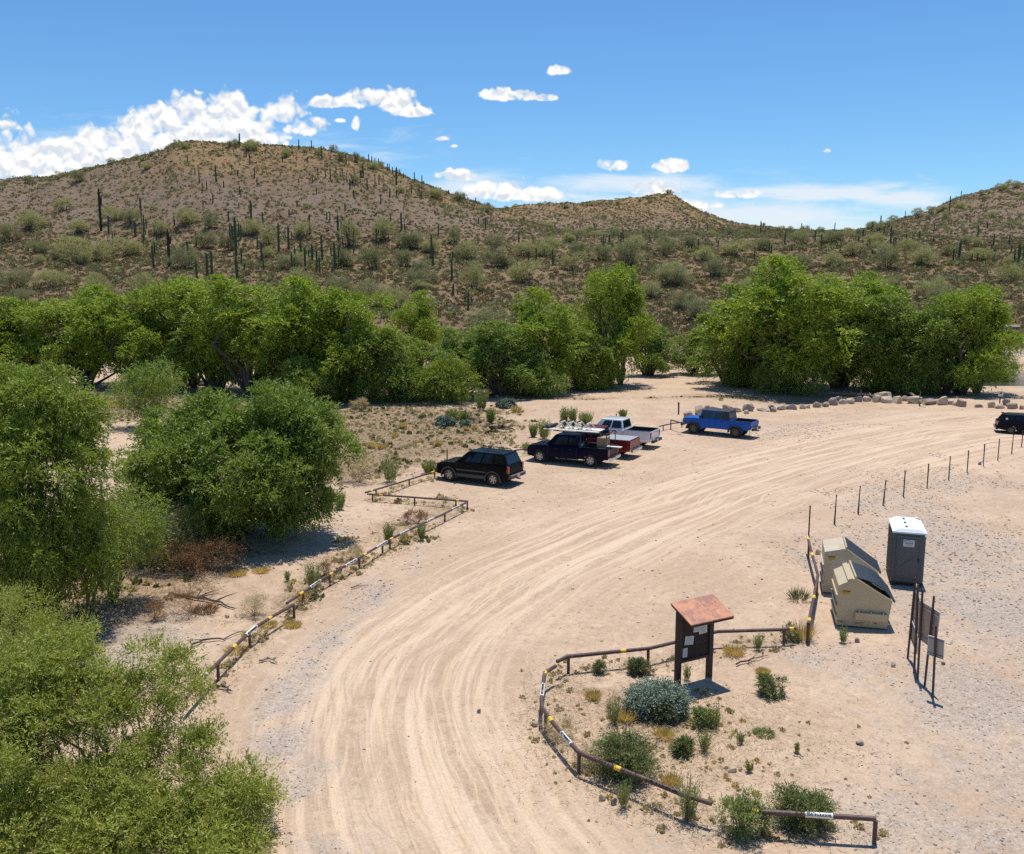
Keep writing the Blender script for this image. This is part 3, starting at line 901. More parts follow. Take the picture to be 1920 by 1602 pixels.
for (k, px, base, top, wpx, lab) in [
    (0, -40, 722, 560, 190, 'cottonwood cut by the left edge of the photo in the river thicket'),
    (2, 60, 722, 560, 190, 'cottonwood rising behind the top of the tall left willow'),
    (0, 165, 724, 542, 180, 'cottonwood second from the left edge in the river thicket'),
    (4, 262, 726, 548, 180, 'cottonwood with dark lower crown behind the small willow'),
    (2, 335, 728, 522, 190, 'cottonwood with rounded light green top left of the tallest thicket tree'),
    (1, 405, 732, 575, 150, 'low dense willow between two taller thicket trees above the round willow'),
    (4, 485, 738, 505, 230, 'tallest thicket tree with bare limbs showing above the round willow'),
    (0, 590, 742, 525, 200, 'broad cottonwood just right of the tallest thicket tree'),
    (2, 660, 745, 540, 170, 'cottonwood leaning over the dark trunks left of the debris field'),
    (3, 725, 747, 600, 150, 'medium willow with yellow green leaves above the debris field'),
    (5, 868, 744, 612, 150, 'dark rounded willow left of the green bush at the thicket edge'),
    (1, 940, 742, 598, 150, 'dark dense willow in the middle of the river thicket'),
    (0, 1015, 735, 552, 150, 'cottonwood directly behind the load of the navy pickup'),
    (3, 1075, 730, 600, 120, 'willow with yellowish patches left of the tall narrow tree'),
    (2, 1143, 722, 500, 130, 'tall narrow cottonwood at the right end of the left thicket'),
    (1, 1215, 704, 605, 100, 'small round willow beside the gap between thicket and grove')]:
    place(PROT, k, px, base, top, wpx, lab, G1)
for (k, px, base, top, wpx, lab) in [
    (3, 1312, 702, 608, 96, 'low round willow at the left end of the grove'),
    (5, 1388, 722, 528, 165, 'upright dark willow at the left shoulder of the grove'),
    (0, 1480, 734, 492, 240, 'tallest tree of the grove with a domed light green top'),
    (4, 1580, 728, 508, 195, 'cottonwood with a dark bare trunk in the middle of the grove'),
    (1, 1660, 732, 555, 160, 'dense willow right of the bare dark trunk in the grove'),
    (5, 1745, 736, 545, 160, 'dark willow behind the largest boulders'),
    (2, 1805, 738, 532, 150, 'open crowned tree at the right end of the grove'),]:
    place(PROT, k, px, base, top, wpx, lab, G2)
for (k, px, base, top, wpx, lab) in [
    (0, 742, 752, 668, 130, 'low willow bush at the left front of the river thicket'),
    (1, 835, 752, 668, 120, 'low willow bush left of the tall green shrub at the field edge'),
    (0, 1000, 742, 672, 110, 'low willow bush in front of the thicket behind the navy pickup'),
    (1, 1105, 730, 655, 110, 'low willow bush at the foot of the tall narrow cottonwood'),
    (1, 640, 752, 690, 100, 'low willow bush beside the dark trunks right of the round willow'),
    (0, 560, 750, 680, 130, 'low willow bush behind the right shoulder of the round willow'),
    (1, 1400, 724, 640, 120, 'low willow bush at the left front of the grove'),
    (0, 1480, 738, 655, 120, 'drooping willow bush at the front of the tallest grove tree'),
    (1, 1645, 735, 640, 100, 'light green willow bush between the grove trunks and the boulders'),
    (0, 1720, 738, 640, 100, 'low willow bush behind the middle boulders'),
    (1, 1850, 722, 655, 110, 'low bright willow spray reaching right from the grove over the river bank')]:
    place(BUSHP, k, px, base, top, wpx, lab, 'low willow bushes along the thicket front', hgt=3.8, wid=5.6, cat='bush')
# lone small tree rising behind the thicket
place(PROT, 0, 782, 700, 548, 96, 'small light green tree standing clear behind the thicket gap', None)

# -------- desert slope: scrub (uncountable), palo verdes, saguaros ---------
rng = np.random.default_rng(7)
def scatter(n, y0, y1, tmin=-.78, tmax=.78, power=1.6):
    y = y0 + (y1 - y0) * rng.uniform(0, 1, n) ** power
    t = rng.uniform(tmin, tmax, n)
    return t * y, y

def visible(x, y, z, lift=2.0):
    """drop plants that stand behind a crest"""
    keep = np.ones(len(x), bool)
    for f in (.55, .65, .75, .82, .88, .93, .97):
        xx, yy_ = x * f, y * f
        lz = CAM_H + (z + lift - CAM_H) * f
        keep &= gh(xx, yy_) < lz + .3
    return keep

def bush_points(x, y, s, nq, leaf, mat, name, label, cat, seed, flat=.7, up=.5):
    r = np.random.default_rng(seed)
    z = gh(x, y)
    n = len(x)
    d = r.normal(0, 1, (n, nq, 3)); d[..., 2] = np.abs(d[..., 2]); d = unit(d)
    c = np.stack([x, y, z], -1)[:, None, :] + d * (s[:, None, None] * r.uniform(.35, 1.0, (n, nq, 1))) * np.array([1, 1, flat])
    dirn = unit(d + r.normal(0, .5, d.shape) + np.array([0, 0, up]))
    nn = unit(np.cross(dirn, r.normal(0, 1, d.shape)))
    L = (s[:, None, None] * leaf * r.uniform(.6, 1.4, (n, nq, 1))); W = L * r.uniform(.35, .6, (n, nq, 1))
    q = np.stack([c - dirn * L * .3, c + nn * W, c + dirn * L * .7, c - nn * W], 2).reshape(-1, 3)
    o = link(name, quad_mesh(name, q, 4, mat))
    tag(o, label, cat, kind='stuff')
    return o

# bursage and dry scrub
x1, y1 = scatter(34000, 128, 262, power=1.0)
x2, y2 = scatter(42000, 236, 432, power=.9)
x3, y3 = scatter(20000, 430, 640, -.1, .6, power=.9)
x = np.concatenate([x1, x2, x3]); y = np.concatenate([y1, y2, y3])
dn = fbm(x / 22, y / 22, 91, 3)
hillp = np.maximum(ss(y, 236, 262) * ss(-y, -300, -275), 0)
keep = rng.uniform(0, 1, len(x)) < np.clip(.92 + dn * .9, .35, 1) * (1 - .2 * hillp)
keep &= ss(y, 133, 139) > rng.uniform(0, 1, len(y))
x, y = x[keep], y[keep]; z = gh(x, y); v = visible(x, y, z, 1.0); x, y = x[v], y[v]
s = rng.uniform(.28, .75, len(x)) * (1 + .25 * (y > 430)) * (1 - .25 * ss(y, 236, 262))
nearm = y < 262
bush_points(x[nearm], y[nearm], s[nearm], 22, .50, 'scrub_mix', 'desert_scrub', 'low brown and grey desert scrub covering the slope beyond the river', 'scrub', 1)
bush_points(x[~nearm], y[~nearm], s[~nearm] * 1.25, 11, .66, 'scrub_mix', 'desert_scrub', 'sparse brown scrub dotting the stony upper hillsides', 'scrub', 2)
# green creosote and small palo verde, too many to count
x1, y1 = scatter(3600, 135, 300, power=.9)
x2, y2 = scatter(15000, 240, 640, power=1.0)
x = np.concatenate([x1, x2]); y = np.concatenate([y1, y2]); z = gh(x, y)
keep = rng.uniform(0, 1, len(x)) < np.clip(.62 + 1.1 * fbm(x / 30, y / 24, 95, 3), .12, 1)
keep &= ~((y > 246) & (y < 300) & (rng.uniform(0, 1, len(x)) < .75))
x, y, z = x[keep], y[keep], z[keep]; v = visible(x, y, z, 1.2); x, y = x[v], y[v]
bush_points(x, y, np.where(y > 300, .8, 1.0) * (.55 + 1.3 * rng.uniform(0, 1, len(x)) ** 2), 56, .30, 'leaf_greygreen', 'creosote_scrub', 'scattered olive green creosote scrub across the desert slope and hills', 'scrub', 3, flat=.85)

# palo verde prototypes: airy crowns on many thin stems
PV = []
for i, mat in enumerate(['leaf_paloverde', 'leaf_greygreen', 'leaf_paloverde', 'leaf_greygreen']):
    lb = [(0, 0, 1.9, 1.9, 1.8, 1.15), (-1.1, .2, 1.5, 1.2, 1.1, .9), (1.1, -.2, 1.6, 1.3, 1.2, .95), (rt.uniform(-.6, .6), 0, 2.5, 1.1, 1.1, .8), (rt.uniform(-1.5, 1.5), -.6, 1.0, 1.1, 1.1, .8)]
    PV.append(make_tree('palo_verde', 300 + i, lb, mat, 44, 22, 9, .50, .66, .19, .045, trunks=4, r0=.055, nlimb=16, droop=.0, up=.9, shell=.3))
PVLAB = {}
def put_pv(p, size, label, group, aspect=1.0):
    global pvi
    src = PV[rt.randrange(4)]
    if src.name in used: o = copy_thing(src, kids(src))
    else: used.add(src.name); o = src
    o.location = (p.x, p.y, p.z - .1); o.scale = (size * aspect, size * aspect, size)
    o.rotation_euler = (0, 0, rt.uniform(0, 6.28))
    tag(o, label, 'shrub', group)
    return o
PVH = 3.3
manual = [(155, 492, 90, 42, 'very wide rounded palo verde on the slope below the left hill'), (238, 480, 60, 30, 'palo verde directly right of the very wide rounded one'),
          (30, 545, 75, 40, 'palo verde at the left edge just above the river trees'), (345, 505, 55, 40, 'palo verde under the pair of slender saguaros at left centre'),
          (120, 395, 34, 22, None), (60, 430, 60, 30, None), (20, 450, 50, 30, None), (215, 415, 40, 24, None), (250, 420, 46, 26, None), (350, 425, 50, 30, None), (395, 430, 34, 32, None),
          (470, 440, 50, 26, None), (505, 460, 34, 30, None), (300, 440, 34, 24, None), (430, 470, 36, 34, 'dark palo verde at the foot of the big candelabra saguaro'), (390, 465, 44, 30, None), (570, 445, 40, 26, None),
          (655, 465, 40, 44, 'tall dark green palo verde beside the many armed saguaros'), (720, 450, 50, 40, None), (760, 470, 40, 30, None), (855, 455, 30, 28, 'dark vase shaped ocotillo like shrub below the saddle'), (700, 505, 60, 40, None), (760, 500, 50, 30, None), (810, 475, 44, 26, None),
          (640, 500, 50, 30, None), (560, 500, 40, 24, None), (270, 555, 60, 40, None), (690, 575, 70, 46, None), (640, 560, 60, 40, None), (890, 545, 55, 50, 'large olive shrub right of the stacked pair of saguaros'), (985, 530, 60, 36, None), (930, 500, 56, 34, None),
          (930, 470, 44, 28, None), (870, 490, 44, 26, None), (985, 480, 46, 24, None), (1030, 470, 44, 24, None), (1080, 480, 50, 24, None), (1065, 455, 36, 18, None), (1175, 500, 66, 44, 'wide palo verde at the centre of the slope'), (1130, 490, 44, 28, None),
          (1190, 465, 50, 22, None), (1250, 470, 56, 24, None), (1290, 465, 40, 22, None), (1340, 520, 50, 34, None), (1320, 490, 52, 26, None), (1380, 480, 60, 26, None), (1430, 470, 40, 22, None), (1260, 530, 60, 36, None), (1160, 555, 50, 44, None),
          (1220, 560, 50, 30, None), (1000, 600, 60, 40, None), (1310, 600, 60, 40, None), (1280, 580, 50, 34, None), (1660, 505, 56, 42, 'bushy olive palo verde above the grove, right of the tallest tree'), (1730, 500, 66, 34, 'wide palo verde above the right end of the grove'), (1600, 480, 40, 26, None), (1560, 500, 50, 26, None),
          (1700, 470, 40, 20, None), (1760, 545, 40, 24, None), (1890, 530, 60, 32, 'grey green palo verde at the right edge above the rocky bank'), (1840, 490, 46, 22, None), (1900, 500, 40, 22, None), (1780, 480, 40, 20, None), (1640, 460, 40, 20, None),
          (1500, 460, 40, 22, None), (1550, 455, 30, 16, None), (1870, 600, 50, 30, None), (1740, 560, 50, 30, None), (560, 545, 60, 40, None), (100, 540, 60, 30, None), (180, 540, 44, 26, None),
          # crests
          (331, 273, 16, 13, 'round shrub alone on the left end of the hill crest'), (209, 306, 16, 12, None), (257, 297, 15, 10, None), (232, 301, 12, 8, None), (443, 274, 18, 14, None), (480, 280, 22, 15, None), (535, 283, 18, 8, None), (598, 288, 16, 12, None), (570, 283, 14, 8, None),
          (668, 302, 18, 17, 'umbrella shaped tree on the hill crest at the top of its right flank'), (640, 298, 22, 14, None), (160, 319, 12, 8, None), (110, 332, 16, 7, None), (52, 335, 14, 7, None), (792, 350, 10, 7, None),
          (1160, 380, 14, 7, None), (1110, 383, 12, 6, None), (1060, 388, 16, 7, None), (1200, 375, 12, 7, None), (1215, 370, 10, 5, None), (1240, 368, 12, 6, None),
          (1720, 405, 24, 16, None), (1660, 425, 26, 14, None), (1650, 430, 20, 12, None), (1600, 438, 20, 9, None), (1875, 355, 22, 12, None), (1905, 350, 22, 12, None), (1840, 362, 14, 8, None), (1770, 390, 14, 8, None), (1745, 400, 14, 8, None), (1540, 441, 18, 7, None), (1430, 432, 12, 6, None)]
npv = 0
def pv_label(p, size, crest=False):
    px = 960 + 1700 * p.x / p.y
    sz_ = 'wide' if size > 1.0 else ('small' if size < .72 else 'middling')
    if crest:
        return '%s palo verde standing out on the skyline of the %s hill' % (sz_, 'left' if px < 910 else 'middle' if px < 1500 else 'right')
    if p.y > 440: return '%s palo verde dotted over the face of the middle hill' % sz_
    if p.y > 300: return '%s palo verde dotted over the %s' % (sz_, 'upper face of the left hill' if px < 500 else 'right shoulder of the left hill' if px < 1000 else 'low saddle in front of the middle hill' if px < 1500 else 'face of the right hill')
    row = 'just beyond the river trees' if p.y < 185 else 'halfway up the desert slope' if p.y < 232 else 'at the top edge of the desert slope'
    col_ = 'above the left edge trees' if px < 300 else 'above the tallest thicket tree' if px < 650 else 'above the thicket gap' if px < 960 else 'above the parked pickups' if px < 1290 else 'above the grove' if px < 1720 else 'near the right edge'
    return '%s palo verde %s, %s' % (sz_, row, col_)
GPV = 'palo verde shrubs across the far slopes'
LBL = 'rounded grey green palo verde among many alike on the slope beyond the river trees'
LBC = 'small palo verde standing out along a far hill crest'
for px, py, w_, h_, lab in manual:
    crest = w_ < 27 and h_ <= 17
    p = hit(px, py + (3 if crest else 0))
    if p is None:
        p = hit(px, py + 8)
    if p is None: continue
    hm_ = h_ * p.y / FPX; wm = w_ * p.y / FPX
    put_pv(p, hm_ / PVH, lab or pv_label(p, wm / 4.4, crest), GPV, aspect=(wm / 4.4) / (hm_ / PVH))
    npv += 1
x, y = scatter(900, 140, 640, -.7, .7, power=.8)
dn = fbm(x / 34, y / 26, 97, 3)
keep = (rng.uniform(0, 1, len(x)) < np.clip(.5 + 1.2 * dn, .05, 1)) & ~((y > 252) & (y < 300) & (rng.uniform(0, 1, len(x)) < .85)) & ~((y > 300) & (rng.uniform(0, 1, len(x)) < .45))
x, y = x[keep], y[keep]; z = gh(x, y); v = visible(x, y, z, 1.5)
x, y, z = x[v], y[v], z[v]
order = rng.permutation(len(x))[:295 - npv]
for j in order:
    sz_ = rt.uniform(.6, 1.25) * (.8 if y[j] > 300 else 1)
    put_pv(Vector((x[j], y[j], z[j])), sz_, pv_label(Vector((x[j], y[j], z[j])), sz_), GPV, rt.uniform(.9, 1.7))

# saguaros ---------------------------------------------------------------
def column(mb, pts, r, n=14):
    """ribbed column through pts with a domed tip"""
    P = [Vector(p) for p in pts]
    L = sum((P[i + 1] - P[i]).length for i in range(len(P) - 1))
    pts2, rad = [], []
    for i in range(len(P) - 1):
        for s_ in np.linspace(0, 1, 4, endpoint=False):
            pts2.append(P[i].lerp(P[i + 1], s_))
    pts2.append(P[-1])
    d = 0
    for i, p in enumerate(pts2):
        if i: d += (p - pts2[i - 1]).length
        left = L - d
        rad.append(r * (1 - .12 * (d / L)) * (math.sqrt(max(0.03, 1 - (1 - left / (r * 1.4)) ** 2)) if left < r * 1.4 else 1))
    b = len(mb.v)
    mb.tube(pts2, rad, n * 2, caps=True)
    # ribs
    for i in range(len(pts2)):
        for j in range(n * 2):
            if j % 2:
                v_ = Vector(mb.v[b + i * 2 * n + j]); c_ = pts2[i]
                mb.v[b + i * 2 * n + j] = tuple(c_ + (v_ - c_) * .86)
def saguaro_proto(name, h, arms, mat='saguaro', r=.27):
    root = empty('saguaro', (0, 0, 0))
    mb = MB(); column(mb, [(0, 0, -.4), (0, 0, h * .5), (0, 0, h)], r)
    tr = mb.build('trunk', mat, root, smooth=True)
    ks = [tr]
    for (a, z0, out_, top) in arms:
        m_ = MB(); c_, s_ = math.cos(a), math.sin(a)
        column(m_, [(c_ * .1, s_ * .1, z0), (c_ * out_ * .8, s_ * out_ * .8, z0 + .12), (c_ * out_, s_ * out_, z0 + .7), (c_ * out_, s_ * out_, top)], r * .62, 10)
        ks.append(m_.build('arm', mat, root, smooth=True))
    CHILD[root.name] = ks
    return root
SG = {'spear': saguaro_proto('s', 6, []),
      'dead': saguaro_proto('s', 6, [(0, 3.6, .45, 4.8)], 'saguaro_dead'),
      'one': saguaro_proto('s', 6, [(.3, 2.6, .75, 4.6)]),
      'two': saguaro_proto('s', 6, [(.2, 2.4, .85, 4.6), (3.3, 2.9, .8, 4.9)]),
      'many': saguaro_proto('s', 6, [(.1, 2.2, 1.1, 4.9), (3.2, 2.5, 1.05, 5.0), (.8, 2.9, .8, 5.2), (2.4, 2.1, .95, 4.6), (4.0, 2.7, .8, 4.9)])}
def Z8(x, a, b): return (x / 2.1333, 140 + a / 2.1333, 140 + b / 2.1333)
def Z7(x, a, b): return (900 + x / 1.882, 120 + a / 1.882, 120 + b / 1.882)
SGL = []
for t_ in [(565, 500, 570), (617, 600, 640), (698, 560, 605), (1005, 510, 585), (1052, 555, 600), (1240, 565, 640), (1725, 648, 740), (1753, 600, 650)]:
    SGL.append((*Z8(*t_), 'spear', 'slender spear saguaro standing alone midway up the slope under the left hill'))
for t_ in [(951, 735, 840), (1030, 650, 700), (1047, 675, 755), (1115, 600, 715), (1205, 670, 758), (1222, 698, 800), (1250, 680, 750), (1182, 695, 768), (1268, 705, 790), (1280, 730, 795),
           (1290, 650, 750), (1372, 655, 690), (966, 700, 760), (978, 755, 785), (1055, 720, 782)]:
    SGL.append((*Z8(*t_), 'spear', 'straight spear saguaro in the crowd of saguaros above the tallest thicket tree'))
for t_, kd, lb_ in [((405, 465, 625), 'dead', 'very tall thin dark saguaro alone at the far left of the slope'), ((615, 685, 775), 'spear', 'short spear saguaro left of the tall one with a crooked top'),
                    ((678, 628, 768), 'dead', 'tall saguaro with a crooked top above the left thicket'), ((790, 750, 860), 'spear', 'thick spear saguaro rising just above the thicket tops at left'),
                    ((830, 720, 812), 'spear', 'left one of the pair of upright saguaros near the thicket tops'), ((848, 712, 800), 'spear', 'right one of the pair of upright saguaros near the thicket tops'),
                    ((945, 580, 725), 'many', 'large candelabra saguaro with many raised arms'), ((1155, 610, 700), 'two', 'saguaro with two raised arms right of the large candelabra one'),
                    ((1168, 715, 800), 'one', 'armed saguaro at the lower left of the saguaro crowd'), ((1340, 675, 780), 'two', 'thick armed saguaro at the right end of the saguaro crowd'),
                    ((1362, 680, 765), 'two', 'wide forked saguaro touching the thick armed one'), ((1353, 568, 665), 'one', 'tall armed saguaro behind the right end of the saguaro crowd'),
                    ((1397, 590, 690), 'many', 'multi armed saguaro beside the tall dark green palo verde'), ((1505, 650, 725), 'two', 'cross shaped saguaro standing alone right of the crowd'),
                    ((1808, 745, 822), 'spear', 'upper one of two saguaros stacked in line above the thicket gap'), ((1812, 838, 885), 'spear', 'lower one of two saguaros stacked in line above the thicket gap')]:
    SGL.append((*Z8(*t_), kd, lb_))
for t_ in [(958, 240, 290), (1195, 262, 298), (1247, 265, 300)]:
    SGL.append((*Z8(*t_), 'spear', 'saguaro silhouetted against cloud on the flat crest of the left hill'))
for t_ in [(1288, 290, 340), (865, 365, 430), (798, 385, 435), (1322, 375, 420), (1450, 360, 395), (1400, 420, 460), (1470, 415, 460), (1000, 320, 360), (1272, 375, 410), (1250, 400, 435), (1230, 330, 350),
           (750, 325, 350), (780, 375, 400), (985, 290, 330), (1130, 330, 352), (1370, 380, 410), (1356, 320, 355), (1500, 400, 440), (1680, 470, 500), (1345, 365, 400)]:
    SGL.append((*Z8(*t_), 'spear', 'small saguaro on the face of the left hill below its crest'))
for t_ in [(1385, 320, 360), (1475, 320, 348), (1487, 328, 352), (1500, 335, 360), (1515, 338, 370), (1550, 350, 378), (1558, 358, 385), (1570, 372, 400), (1585, 375, 440), (1600, 380, 405), (1615, 395, 415), (1425, 325, 355), (1795, 455, 475), (1857, 470, 495), (1842, 480, 498), (1695, 425, 445)]:
    SGL.append((*Z8(*t_), 'spear', 'saguaro along the descending right ridge of the left hill'))
for t_ in [(342, 605, 640), (172, 665, 710), (770, 620, 655), (968, 665, 690), (418, 655, 675), (1020, 630, 665), (1028, 640, 672), (1205, 618, 648), (1183, 590, 625), (1100, 640, 660), (1270, 645, 668), (600, 610, 630), (1340, 655, 675), (1385, 660, 680)]:
    SGL.append((*Z7(*t_), 'spear', 'short dark saguaro on the low slope below the saddle between the hills'))
for t_ in [(780, 510, 530), (973, 565, 582), (890, 568, 592), (860, 575, 592), (620, 570, 590), (265, 560, 580), (155, 540, 560), (730, 545, 565), (575, 585, 605)]:
    SGL.append((*Z7(*t_), 'spear', 'tiny saguaro on the middle hill'))
for t_, kd, lb_ in [((497, 595, 655), 'two', 'armed saguaro in front of the middle hill'), ((1448, 575, 640), 'one', 'tallest saguaro at the foot of the right hill'),
                    ((1898, 640, 728), 'many', 'large armed saguaro at the right edge of the photo')]:
    SGL.append((*Z7(*t_), kd, lb_))
for t_ in [(1655, 470, 530), (1697, 450, 480), (1500, 520, 550), (1425, 575, 605), (1465, 615, 645), (1670, 655, 690), (1690, 628, 688), (1810, 650, 690), (1815, 655, 690), (1875, 645, 665), (1505, 600, 630), (1735, 670, 692), (1755, 668, 692), (1790, 560, 580), (1600, 610, 630)]:
    SGL.append((*Z7(*t_), 'spear', 'slim saguaro on the slope of the right hill'))
SGL.append((878, 550, 582, 'two', 'squat armed saguaro just behind the right part of the left thicket'))
rs = random.Random(9)
for _ in range(46):
    a_ = rs.uniform(330, 900); b0 = rs.uniform(330, 420); hh_ = rs.uniform(10, 19)
    SGL.append((a_, b0 - hh_, b0, 'spear', 'thin saguaro scattered over the stony face of the left hill'))
for _ in range(34):
    a_ = rs.uniform(180, 1250); b0 = rs.uniform(430, 500); hh_ = rs.uniform(18, 34)
    SGL.append((a_, b0 - hh_, b0, rs.choice(['spear', 'spear', 'spear', 'one', 'two']), 'scattered saguaro among the palo verdes of the desert slope'))
for _ in range(20):
    a_ = rs.uniform(1300, 1915); b0 = rs.uniform(425, 490); hh_ = rs.uniform(12, 24)
    SGL.append((a_, b0 - hh_, b0, rs.choice(['spear', 'spear', 'one']), 'scattered saguaro on the slope above the grove'))
for px, top, base, kd, lb_ in SGL:
    p = hit(px, base) or hit(px, base + 4) or hit(px, base + 9)
    if p is None: continue
    h_ = max((base - top) * p.y / FPX, 1.6)
    if base - top > 10: h_ *= 1.04
    src = SG[kd]
    if src.name in used: o = copy_thing(src, kids(src))
    else: used.add(src.name); o = src
    o.location = p
    kx = min(max(h_ / 6, .7), 1.25)
    if kd == 'spear': kx = rt.uniform(.85, 1.15) * (.68 if h_ < 4.2 else 1) if h_ < 7 else 1.2
    o.scale = (kx, kx, h_ / 6.0)
    if kd == 'spear': o.rotation_euler = (R(rt.uniform(-2, 2)), R(rt.uniform(-2, 2)), rt.uniform(0, 6))
    tag(o, lb_, 'cactus', 'saguaros across the far slopes')
for s_ in list(SG.values()) + PV + PROT + BUSHP:
    if s_.name not in used and s_.location.length < .01:
        for c_ in kids(s_): bpy.data.objects.remove(c_)
        bpy.data.objects.remove(s_)

# ------------------------------------------------------------------ vehicles (x forward, y left, z up)
def arch(cx, r, zb, n=9, rev=True):
    """points of a wheel opening walking towards +x or -x"""
    a0 = math.asin(min(1, max(-1, (zb - r * 1.0) / r))) if False else 0
    pts = [(cx + r * math.cos(a), .36 + r * math.sin(a)) for a in np.linspace(math.pi, 0, n)]
    return pts if rev else pts[::-1]

def wheel(parent, x, y, r, rim_mat, spokes, w=.26):
    side = 1 if y > 0 else -1
    mb = MB()
    prof = [(r * .60, -w / 2), (r * .9, -w / 2), (r * .985, -w / 2 + .03), (r, -w * .2), (r, w * .2), (r * .985, w / 2 - .03), (r * .9, w / 2), (r * .60, w / 2)]
    n = 26; vs = []; fs = []
    for j in range(n):
        a = 2 * math.pi * j / n
        for (q, yy_) in prof: vs.append((q * math.cos(a), yy_, q * math.sin(a)))
    k = len(prof)
    for j in range(n):
        for i in range(k):
            fs.append((j * k + i, j * k + (i + 1) % k, ((j + 1) % n) * k + (i + 1) % k, ((j + 1) % n) * k + i))
    mb.add([(vx + x, vy + y, vz + r) for vx, vy, vz in vs], fs)
    wh = mb.build('wheel', 'tyre', parent, smooth=True)
    rb = MB()
    yo = y + side * (w / 2 - .035)
    rb.tube([(x, y - side * w * .3, r), (x, yo - side * .09, r)], r * .56, 20)
    for s_ in range(spokes):
        a = 2 * math.pi * (s_ + .25) / spokes
        rb.box((x + math.cos(a) * r * .33, yo - side * .02, r + math.sin(a) * r * .33), (r * .58, .05, r * .62 / spokes * 2.2), ry=-a)
    rb.tube([(x, yo - side * .05, r), (x, yo + side * .012, r)], r * .16, 12)
    n2 = 24
    ring = []
    for j in range(n2):
        a0, a1 = 2 * math.pi * j / n2, 2 * math.pi * (j + 1) / n2
        ring.append(((x + math.cos((a0 + a1) / 2) * r * .58, yo - side * .015, r + math.sin((a0 + a1) / 2) * r * .58), a0))
    for c_, a0 in ring:
        a = a0 + math.pi / n2
        rb.box(c_, (.045, .07, 2 * r * .6 * math.tan(math.pi / n2) * 1.05), ry=-a)
    rb.build('rim', rim_mat, wh)
    return wh

def body_prism(outline, hw, taper=None, ztum=None):
    """side outline extruded across, with plan taper at the ends and tumblehome above ztum"""
    mb = MB(); mb.prism(outline, -hw, hw)
    out_ = []
    for x, y, z in mb.v:
        k = 1.0
        if taper:
            xf, xr, amt = taper
            if x > xf: k -= amt * ((x - xf) / .5) ** 1.5
            if x < xr: k -= amt * .6 * ((xr - x) / .5) ** 1.5
        if ztum and z > ztum[0]: k -= ztum[1] * (z - ztum[0])
        out_.append((x, y * k, z))
    mb.v = out_
    return mb

def cabin(parent, mat, zb, zt, xb0, xb1, xt0, xt1, wb, wt, panes, roof_mat=None, glass='glass_dark', front=True, rear=True, pillar=.06):
    """greenhouse: xb1/xt1 = windscreen foot/head, xb0/xt0 = rear foot/head; panes = side window fractions"""
    B = [(xb0, -wb, zb), (xb1, -wb, zb), (xb1, wb, zb), (xb0, wb, zb)]
    T = [(xt0, -wt, zt), (xt1, -wt, zt), (xt1, wt, zt), (xt0, wt, zt)]
    mb = MB(); mb.hexa(B + T)
    cb = mb.build('cabin', mat, parent, smooth=True, bevel=.05, seg=3)
    def pane(name, a, b_, c_, d, nrm, u0, u1, v0, v1, th=.012):
        a, b_, c_, d = map(Vector, (a, b_, c_, d))
        def P(u, v): return (a.lerp(b_, u)).lerp(d.lerp(c_, u), v)
        q = [P(u0, v0), P(u1, v0), P(u1, v1), P(u0, v1)]
        n_ = Vector(nrm).normalized()
        m_ = MB(); m_.hexa([p - n_ * .02 for p in q] + [p + n_ * th for p in q])
        return m_.build(name, glass, parent, bevel=.004, seg=1)
    nz_ = (wb - wt) / max(zt - zb, .1)
    for sgn in (-1, 1):
        yb_, yt_ = sgn * wb, sgn * wt
        for (u0, u1, v0, v1) in panes:
            pane('window', (xb0, yb_, zb), (xb1, yb_, zb), (xt1, yt_, zt), (xt0, yt_, zt), (0, sgn, nz_), u0, u1, v0, v1)
    if front:
        pane('windscreen', (xb1, -wb, zb), (xb1, wb, zb), (xt1, wt, zt), (xt1, -wt, zt), (zt - zb, 0, xb1 - xt1), .07, .93, .08, .90)
    if rear:
        pane('rear_window', (xb0, -wb, zb), (xb0, wb, zb), (xt0, wt, zt), (xt0, -wt, zt), (-(zt - zb), 0, xt0 - xb0), .09, .91, .14, .86)
    if roof_mat:
        m_ = MB(); m_.box(((xt0 + xt1) / 2, 0, zt + .025), (xt1 - xt0 + .1, 2 * wt + .06, .07))
        m_.build('roof', roof_mat, parent, smooth=True, bevel=.03)
    return cb

def put_box(parent, name, mat, c, s, bevel=.01, **kw):
    mb = MB(); mb.box(c, s, **kw); return mb.build(name, mat, parent, bevel=bevel)

def flare(parent, cx, r, hw, mat, wd=.06, th=.07, a0=-10, a1=190):
    for sgn in (-1, 1):
        mb = MB()
        an = np.radians(np.linspace(a0, a1, 13))
        for i in range(12):
            p = []
            for a in (an[i], an[i + 1]):
                for q in (r, r + th): p.append((cx + q * math.cos(a), .36 + q * math.sin(a)))
            (x0, z0), (x1, z1), (x2, z2), (x3, z3) = p[0], p[1], p[3], p[2]
            ya, yb_ = sgn * (hw - .05), sgn * (hw + wd)
            mb.hexa([(x0, ya, z0), (x1, ya, z1), (x2, ya, z2), (x3, ya, z3), (x0, yb_, z0), (x1, yb_, z1), (x2, yb_, z2), (x3, yb_, z3)])
        mb.build('wheel_arch', mat, parent)

